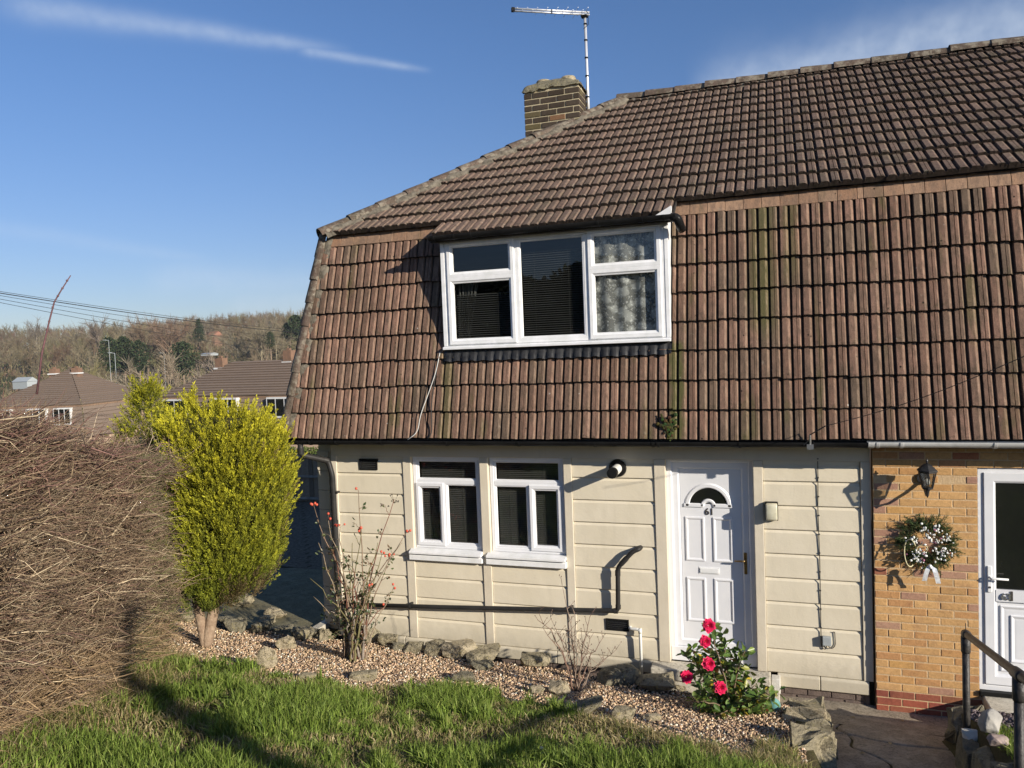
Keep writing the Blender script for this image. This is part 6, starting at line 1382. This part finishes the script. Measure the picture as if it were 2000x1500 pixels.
for px, py, Z, lb in lampx:
    t_ = atZ(px, py, Z); g = float(gz(t_[0], t_[1])); m = MB(); m.tube([(t_[0], t_[1], g), (t_[0], t_[1], t_[2])], .038, 6); m.tube([(t_[0], t_[1], t_[2]), (t_[0]-.6, t_[1]-.3, t_[2]+.1)], .04, 6); m.box(t_[0]-1.0, t_[0]-.5, t_[1]-.4, t_[1]-.1, t_[2]+.06, t_[2]+.16); tag(m.build('street_lamp', M['junc']), lb, 'lamp post')
# overhead wires
for i, (a, b_, th, lb) in enumerate((((-60, 560), (640, 650), .016, 'highest thin overhead wire crossing the sky at the left'), ((-60, 563), (640, 655), .030, 'thick overhead wire second from the top at the left'), ((-60, 567), (640, 668), .016, 'thin overhead wire just under the thick one'), ((-60, 573), (640, 684), .016, 'overhead wire fourth from the top at the left'), ((-60, 579), (640, 700), .016, 'lowest overhead wire crossing at the left'))):
    A0_, B0_ = atZ(*a, 34), atZ(*b_, 60); pts = [A0_*(1-t)+B0_*t-np.array([0, 0, .45*math.sin(math.pi*t)*.5]) for t in np.linspace(0, 1, 16)]; m = MB(); m.tube(pts, th*.75, 5); tag(m.build('overhead_wire', M['cable']), lb, 'overhead wire', 'overhead wires at the left')

# ---- bare woodland
def sticks2(A, C2, r0, r1, n=3):
    N = len(A); D = nrm(C2-A); ref = np.where(np.abs(D[:, 2:3]) > .9, np.array([[1., 0, 0]]), np.array([[0, 0, 1.]])); p = nrm(np.cross(D, ref)); q = np.cross(D, p); V = np.zeros((N, 2, n, 3))
    for k, (P, r) in enumerate(((A, r0), (C2, r1))):
        r = np.broadcast_to(np.asarray(r, float), (N,))[:, None]
        for i in range(n): a = 2*math.pi*i/n; V[:, k, i] = P+r*(p*math.cos(a)+q*math.sin(a))
    b = (np.arange(N)*2*n)[:, None]; F = np.concatenate([np.concatenate([b+i, b+(i+1) % n, b+n+(i+1) % n, b+n+i], 1) for i in range(n)]); return V.reshape(-1, 3), F
def bare_tree(H, rs, ntw=170, spread=1.0, th=1.0):
    """unit tree: returns trunk sticks and crown sticks (A, B, r0, r1)"""
    A = [np.array([0, 0, -.5])]; B = [np.array([rs.normal(0, .03)*H, rs.normal(0, .03)*H, H*.55])]; R0 = [.022*H]; R1 = [.012*H]; lean = B[0]
    cA, cB, c0, c1 = [], [], [], []; prim = []
    for k in range(13):
        t = rs.uniform(.3, 1); p = lean*t; d = nrm(np.array([rs.normal(0, .55)*spread, rs.normal(0, .55)*spread, rs.uniform(.6, 1.2)])); l = H*rs.uniform(.25, .48); prim.append((p, p+d*l, d)); cA.append(p); cB.append(p+d*l); c0.append(.009*H*th); c1.append(.003*H*th)
    for k in range(ntw):
        p0, p1, d = prim[rs.integers(len(prim))]; t = rs.uniform(.25, 1); p = p0*(1-t)+p1*t; d2 = nrm(d*.7+rs.normal(0, .55, 3)+np.array([0, 0, .35])); l = H*rs.uniform(.06, .20); cA.append(p); cB.append(p+d2*l); c0.append(.0034*H*th); c1.append(.0012*H*th)
    return [np.array(x) for x in (A, B, R0, R1)], [np.array(x) for x in (cA, cB, c0, c1)]
rs = np.random.default_rng(77); Vs, Fs, Ts = [], [], []; nb = 0
tmpl = [bare_tree(1.0, rs, 240, sp, .95) for sp in (.8, 1.0, 1.2, .9, 1.1, 1.3, .7)]
WP = [(.21, .165, .10), (.24, .20, .12), (.19, .145, .09), (.22, .20, .10), (.26, .22, .145), (.20, .135, .09)]
cnt = 0
while cnt < 860:
    Yw = rs.choice([rs.uniform(118, 190), rs.uniform(180, 300), rs.uniform(300, 440)], p=[.22, .38, .40]); px = rs.uniform(-60, 680); d = ray(px, 700); t = (Yw-CAM[1])/d[1]; X = CAM[0]+d[0]*t
    if Yw < 190 and rs.random() < .35: continue
    g = float(gz(X, Yw)); H = rs.uniform(7, 12) if Yw > 190 else rs.uniform(3.5, 7.5)
    if Yw > 300: H = rs.uniform(10, 15)
    tr_, cr_ = tmpl[rs.integers(len(tmpl))]; an = rs.uniform(0, 6.28); Rm = np.array([[math.cos(an), -math.sin(an), 0], [math.sin(an), math.cos(an), 0], [0, 0, 1]])
    col = np.array(WP[rs.integers(len(WP))])*rs.uniform(.7, 1.25)
    for q in (tr_, cr_):
        V, F = sticks2(q[0]@Rm.T*H, q[1]@Rm.T*H, q[2]*H, q[3]*H); V = V+np.array([X, Yw, g]); Vs.append(V); Fs.append(F+nb); nb += len(V); Ts.append(np.tile(col*(1.25 if q is tr_ else 1), (len(V), 1)))
    cnt += 1
o = big('woodland', np.concatenate(Vs), np.concatenate(Fs), M['wood'], None, np.concatenate(Ts)); tag(o, 'bare brown winter woodland covering the far hillside', None, None, 'stuff')
# undergrowth on the hillside
N = 26000; Yw = rs.uniform(112, 440, N); X = np.zeros(N); pxs = rs.uniform(-80, 700, N)
dX = np.array([ray(p, 700) for p in np.linspace(-80, 700, 60)]); sl_ = np.interp(pxs, np.linspace(-80, 700, 60), dX[:, 0]/dX[:, 1]); X = CAM[0]+sl_*(Yw-CAM[1]); P = np.stack([X, Yw, gz(X, Yw)+rs.uniform(0, 1.6, N)], 1); sz = Yw*.006
V, F = leaves(P, nrm(rs.normal(0, .6, (N, 3))+[0, 0, .8]), nrm(rs.normal(0, 1, (N, 3))), sz*rs.uniform(.6, 1.5, N), sz*.35); pal = np.array([(.17, .13, .08), (.13, .12, .055), (.20, .15, .10), (.10, .10, .045), (.16, .10, .07)]); nse = nzf(X, Yw, .035)
c_ = pal[rs.integers(0, 5, N)]*rs.uniform(.7, 1.3, (N, 1))*(1+.35*nse[:, None]); tag(big('scrub', V, F, M['ever'], None, np.repeat(c_, 6, 0)), 'low brown scrub and brambles under the hillside trees', None, None, 'stuff')
TG = 'bare trees standing out on the hillside'
def lone_tree(px, pyt, Z, pybase, label, col, ntw=260, spread=1.0, seed=0):
    rs_ = np.random.default_rng(seed); tpt = atZ(px, pyt, Z); X, Y = tpt[0], tpt[1]; g = float(gz(X, Y)); H = (tpt[2]-g)/1.0; a, b = bare_tree(1.0, rs_, int(ntw*1.5), spread, .8); r = empty('bare_tree', (0, 0, 0), label, 'tree', TG); hs = max((b[1][:, 2]).max(), .9); H /= hs
    V, F = sticks2(a[0]*H, a[1]*H, a[2]*H, a[3]*H, 5); big('trunk', V+np.array([X, Y, g]), F, M['wood'], r, np.tile(np.array(col)*1.1, (len(V), 1)), True); V, F = sticks2(b[0]*H, b[1]*H, b[2]*H, b[3]*H); big('crown', V+np.array([X, Y, g]), F, M['wood'], r, np.tile(col, (len(V), 1)))
lone_tree(66, 612, 360, 0, 'lone round topped tree above the skyline at far left', (.20, .17, .13), 320, .8, 1)
lone_tree(190, 606, 300, 0, 'tallest thin tree left of the brown wood on the skyline', (.21, .17, .13), 300, .8, 2)
lone_tree(330, 606, 250, 0, 'broad reddish brown tree on the skyline above the wires', (.24, .165, .115), 520, 1.3, 3)
lone_tree(284, 608, 255, 0, 'brown tree on the skyline left of the reddish one', (.23, .17, .115), 480, 1.2, 4)
lone_tree(402, 618, 330, 0, 'thin tree beside the distant dark pine', (.19, .16, .125), 260, .8, 5)
lone_tree(500, 608, 240, 0, 'pale olive tree with wide crown near our roof edge', (.25, .215, .145), 520, 1.2, 6)
lone_tree(535, 616, 245, 0, 'pale olive tree second from our roof edge', (.245, .21, .14), 480, 1.1, 7)
lone_tree(468, 622, 250, 0, 'small olive tree left of the wide crowned pair', (.23, .20, .14), 420, 1.1, 8)
lone_tree(262, 690, 95, 0, 'pale multi stemmed tree behind the slim conifer', (.33, .28, .205), 420, 1.5, 9)
lone_tree(330, 672, 98, 0, 'pale spreading tree left of the far chimney', (.32, .26, .19), 380, 1.4, 10)
lone_tree(420, 672, 150, 0, 'pale forked tree right of the far left chimney', (.31, .25, .20), 320, 1.3, 11)
lone_tree(505, 668, 140, 0, 'spreading tree above the far house ridge', (.26, .20, .14), 420, 1.3, 12)
lone_tree(155, 690, 110, 0, 'olive bushy tree above the hipped far house', (.26, .23, .12), 480, 1.4, 13)
def evergreen(px, pyt, Z, wd, hgt, label, seed, pine=False):
    rs_ = np.random.default_rng(seed); t_ = atZ(px, pyt, Z); X, Y = t_[0], t_[1]; g = float(gz(X, Y)); r = empty('evergreen_tree', (0, 0, 0), label, 'tree', 'dark evergreens on the hillside'); MB().tube([(X, Y, g-.3), (X, Y, t_[2]-.2)], [.25, .08], 6).build('trunk', M['bark'], r)
    n = 1400; u = rs_.random(n); h = hgt*u; prof_ = (np.sin(np.pi*np.clip(u, .02, .98))**.6 if not pine else (1-u)**.7); a = rs_.uniform(0, 6.28, n); rr_ = wd/2*prof_*np.sqrt(rs_.random(n))*(1+.3*np.sin(a*3+h)); P = np.stack([X+np.cos(a)*rr_, Y+np.sin(a)*rr_, t_[2]-hgt+h], 1)
    V, F = leaves(P, nrm(rs_.normal(0, 1, (n, 3))), nrm(rs_.normal(0, 1, (n, 3))), wd*.09*rs_.uniform(.6, 1.4, n), wd*.05); big('crown', V, F, M['ever'], r, np.repeat(np.array([[.035, .05, .022]])*rs_.uniform(.6, 1.6, (n, 1)), 6, 0))
evergreen(387, 624, 320, 6.0, 9, 'distant dark pine on the skyline left of the red roof', 1, True); evergreen(578, 617, 260, 8, 8, 'round dark evergreen on the skyline at our roof edge', 2); evergreen(560, 632, 262, 5, 6, 'smaller dark evergreen beside our roof edge', 9)
evergreen(212, 660, 210, 6.5, 9, 'dark evergreen clump at the left behind a lamp post', 3); evergreen(240, 660, 215, 8, 9, 'broad dark evergreen clump below the brown wood', 4); evergreen(270, 666, 212, 6, 8, 'low dark evergreen right of the broad clump', 5); evergreen(355, 668, 220, 8, 9, 'dark green bush below the thick wire', 6); evergreen(527, 648, 225, 3, 5, 'ivy clad dark trunk in the olive trees', 7)

hz_m = bpy.data.materials.new('thin_haze'); hz_m.use_nodes = True; ht = hz_m.node_tree
for n in list(ht.nodes):
    if n.type != 'OUTPUT_MATERIAL': ht.nodes.remove(n)
pv = ht.nodes.new('ShaderNodeVolumePrincipled'); pv.inputs['Color'].default_value = (.80, .86, .95, 1); pv.inputs['Density'].default_value = HAZE; pv.inputs['Anisotropy'].default_value = 0.2
ht.links.new(pv.outputs[0], [n for n in ht.nodes if n.type == 'OUTPUT_MATERIAL'][0].inputs['Volume'])
if HAZE: tag(MB().box(-425, 305, -95, 905, -14, 44).build('haze', hz_m), 'thin pale winter haze lying over the valley', None, None, 'stuff')
# ---- behind the camera: what the upper panes reflect, and what shades the lawn
BT = 'trees behind the viewer'
for i, (x, y, h_, w_) in enumerate(((-9, -34, 5.6, 9), (-3, -36, 4.9, 8), (4, -37, 6.4, 9), (-16, -36, 5.4, 10), (-23, -38, 6.0, 10), (10, -40, 5.4, 8))):
    rs_ = np.random.default_rng(90+i); r = empty('street_tree', (0, 0, 0), 'dark bushy tree across the street behind the viewer', 'tree', BT); g = float(gz(x, y)); MB().tube([(x, y, g-.2), (x, y, g+h_*.7)], [.3, .12], 8).build('trunk', M['bark'], r); n = 5200; u = rs_.random(n); a = rs_.uniform(0, 6.28, n); rr_ = w_/2*np.sin(np.pi*np.clip(.08+u*.9, 0, 1))**.5*np.sqrt(rs_.random(n)); P = np.stack([x+np.cos(a)*rr_, y+np.sin(a)*rr_, g+.5+(h_-.5)*u], 1)
    V, F = leaves(P, nrm(rs_.normal(0, 1, (n, 3))), nrm(rs_.normal(0, 1, (n, 3))), .5*rs_.uniform(.6, 1.4, n), .3); big('crown', V, F, M['ever'], r, np.repeat(np.array([[.04, .055, .025]])*rs_.uniform(.6, 1.5, (n, 1)), 6, 0))

g0 = hit(405, 1432); tx, ty = g0[0]+1.9*6.2, g0[1]-6.2; g = float(gz(tx, ty))
po = empty('shadow_post', (0, 0, 0), 'unseen post added right of the viewer to cast the shadow band on the lawn', 'post')  # unseen caster, added and sized for the lawn's shadow band
MB().tube([(tx, ty, g-.2), (tx, ty, g+2), (tx, ty, g+4.35)], [.17, .15, .13], 12).build('shaft', M['fence'], po, smooth=True); MB().tube([(tx, ty, g+4.35), (tx, ty, g+4.5)], [.15, .05], 12).build('post_cap', M['lead'], po)
p = hit(1064, 1487); m = MB(); rs_ = np.random.default_rng(2)
for _ in range(7): m.ball(p+np.array([rs_.normal(0, .02), rs_.normal(0, .015), .045+rs_.normal(0, .015)]), rs_.uniform(.012, .024), 7, 5, sc=(1.3, .7, .8))
tag(m.build('litter', M['white_pl'], None, smooth=True), 'scrap of white litter lying in the lawn grass at the bottom', 'litter')
LV = [(1718, 1372), (1765, 1410), (1800, 1392), (1660, 1400), (1740, 1455), (1690, 1470)]
for i, ((px, py), wh) in enumerate(zip(LV, ('nearest the brick corner', 'in the middle of the path', 'nearest the brick step', 'beside the flat edging stones', 'below the middle crack', 'lowest on the path'))):
    d_ = ray(px, py); t_ = 4.0
    while True:
        q = CAM+d_*t_
        if q[2] < float(z_path(q[1]))+.012: break
        t_ += .01
    V, F = leaves(np.array([q]), np.array([[math.cos(i*2), math.sin(i*2), .05]]), np.array([[.1, 0, 1.]]), .05, .03, .2)
    tag(big('fallen_leaf', V, F, M['leaf'], None, np.repeat([[.42, .31, .15]], 6, 0)), 'dry fallen leaf '+wh, 'leaf', 'fallen leaves on the path')
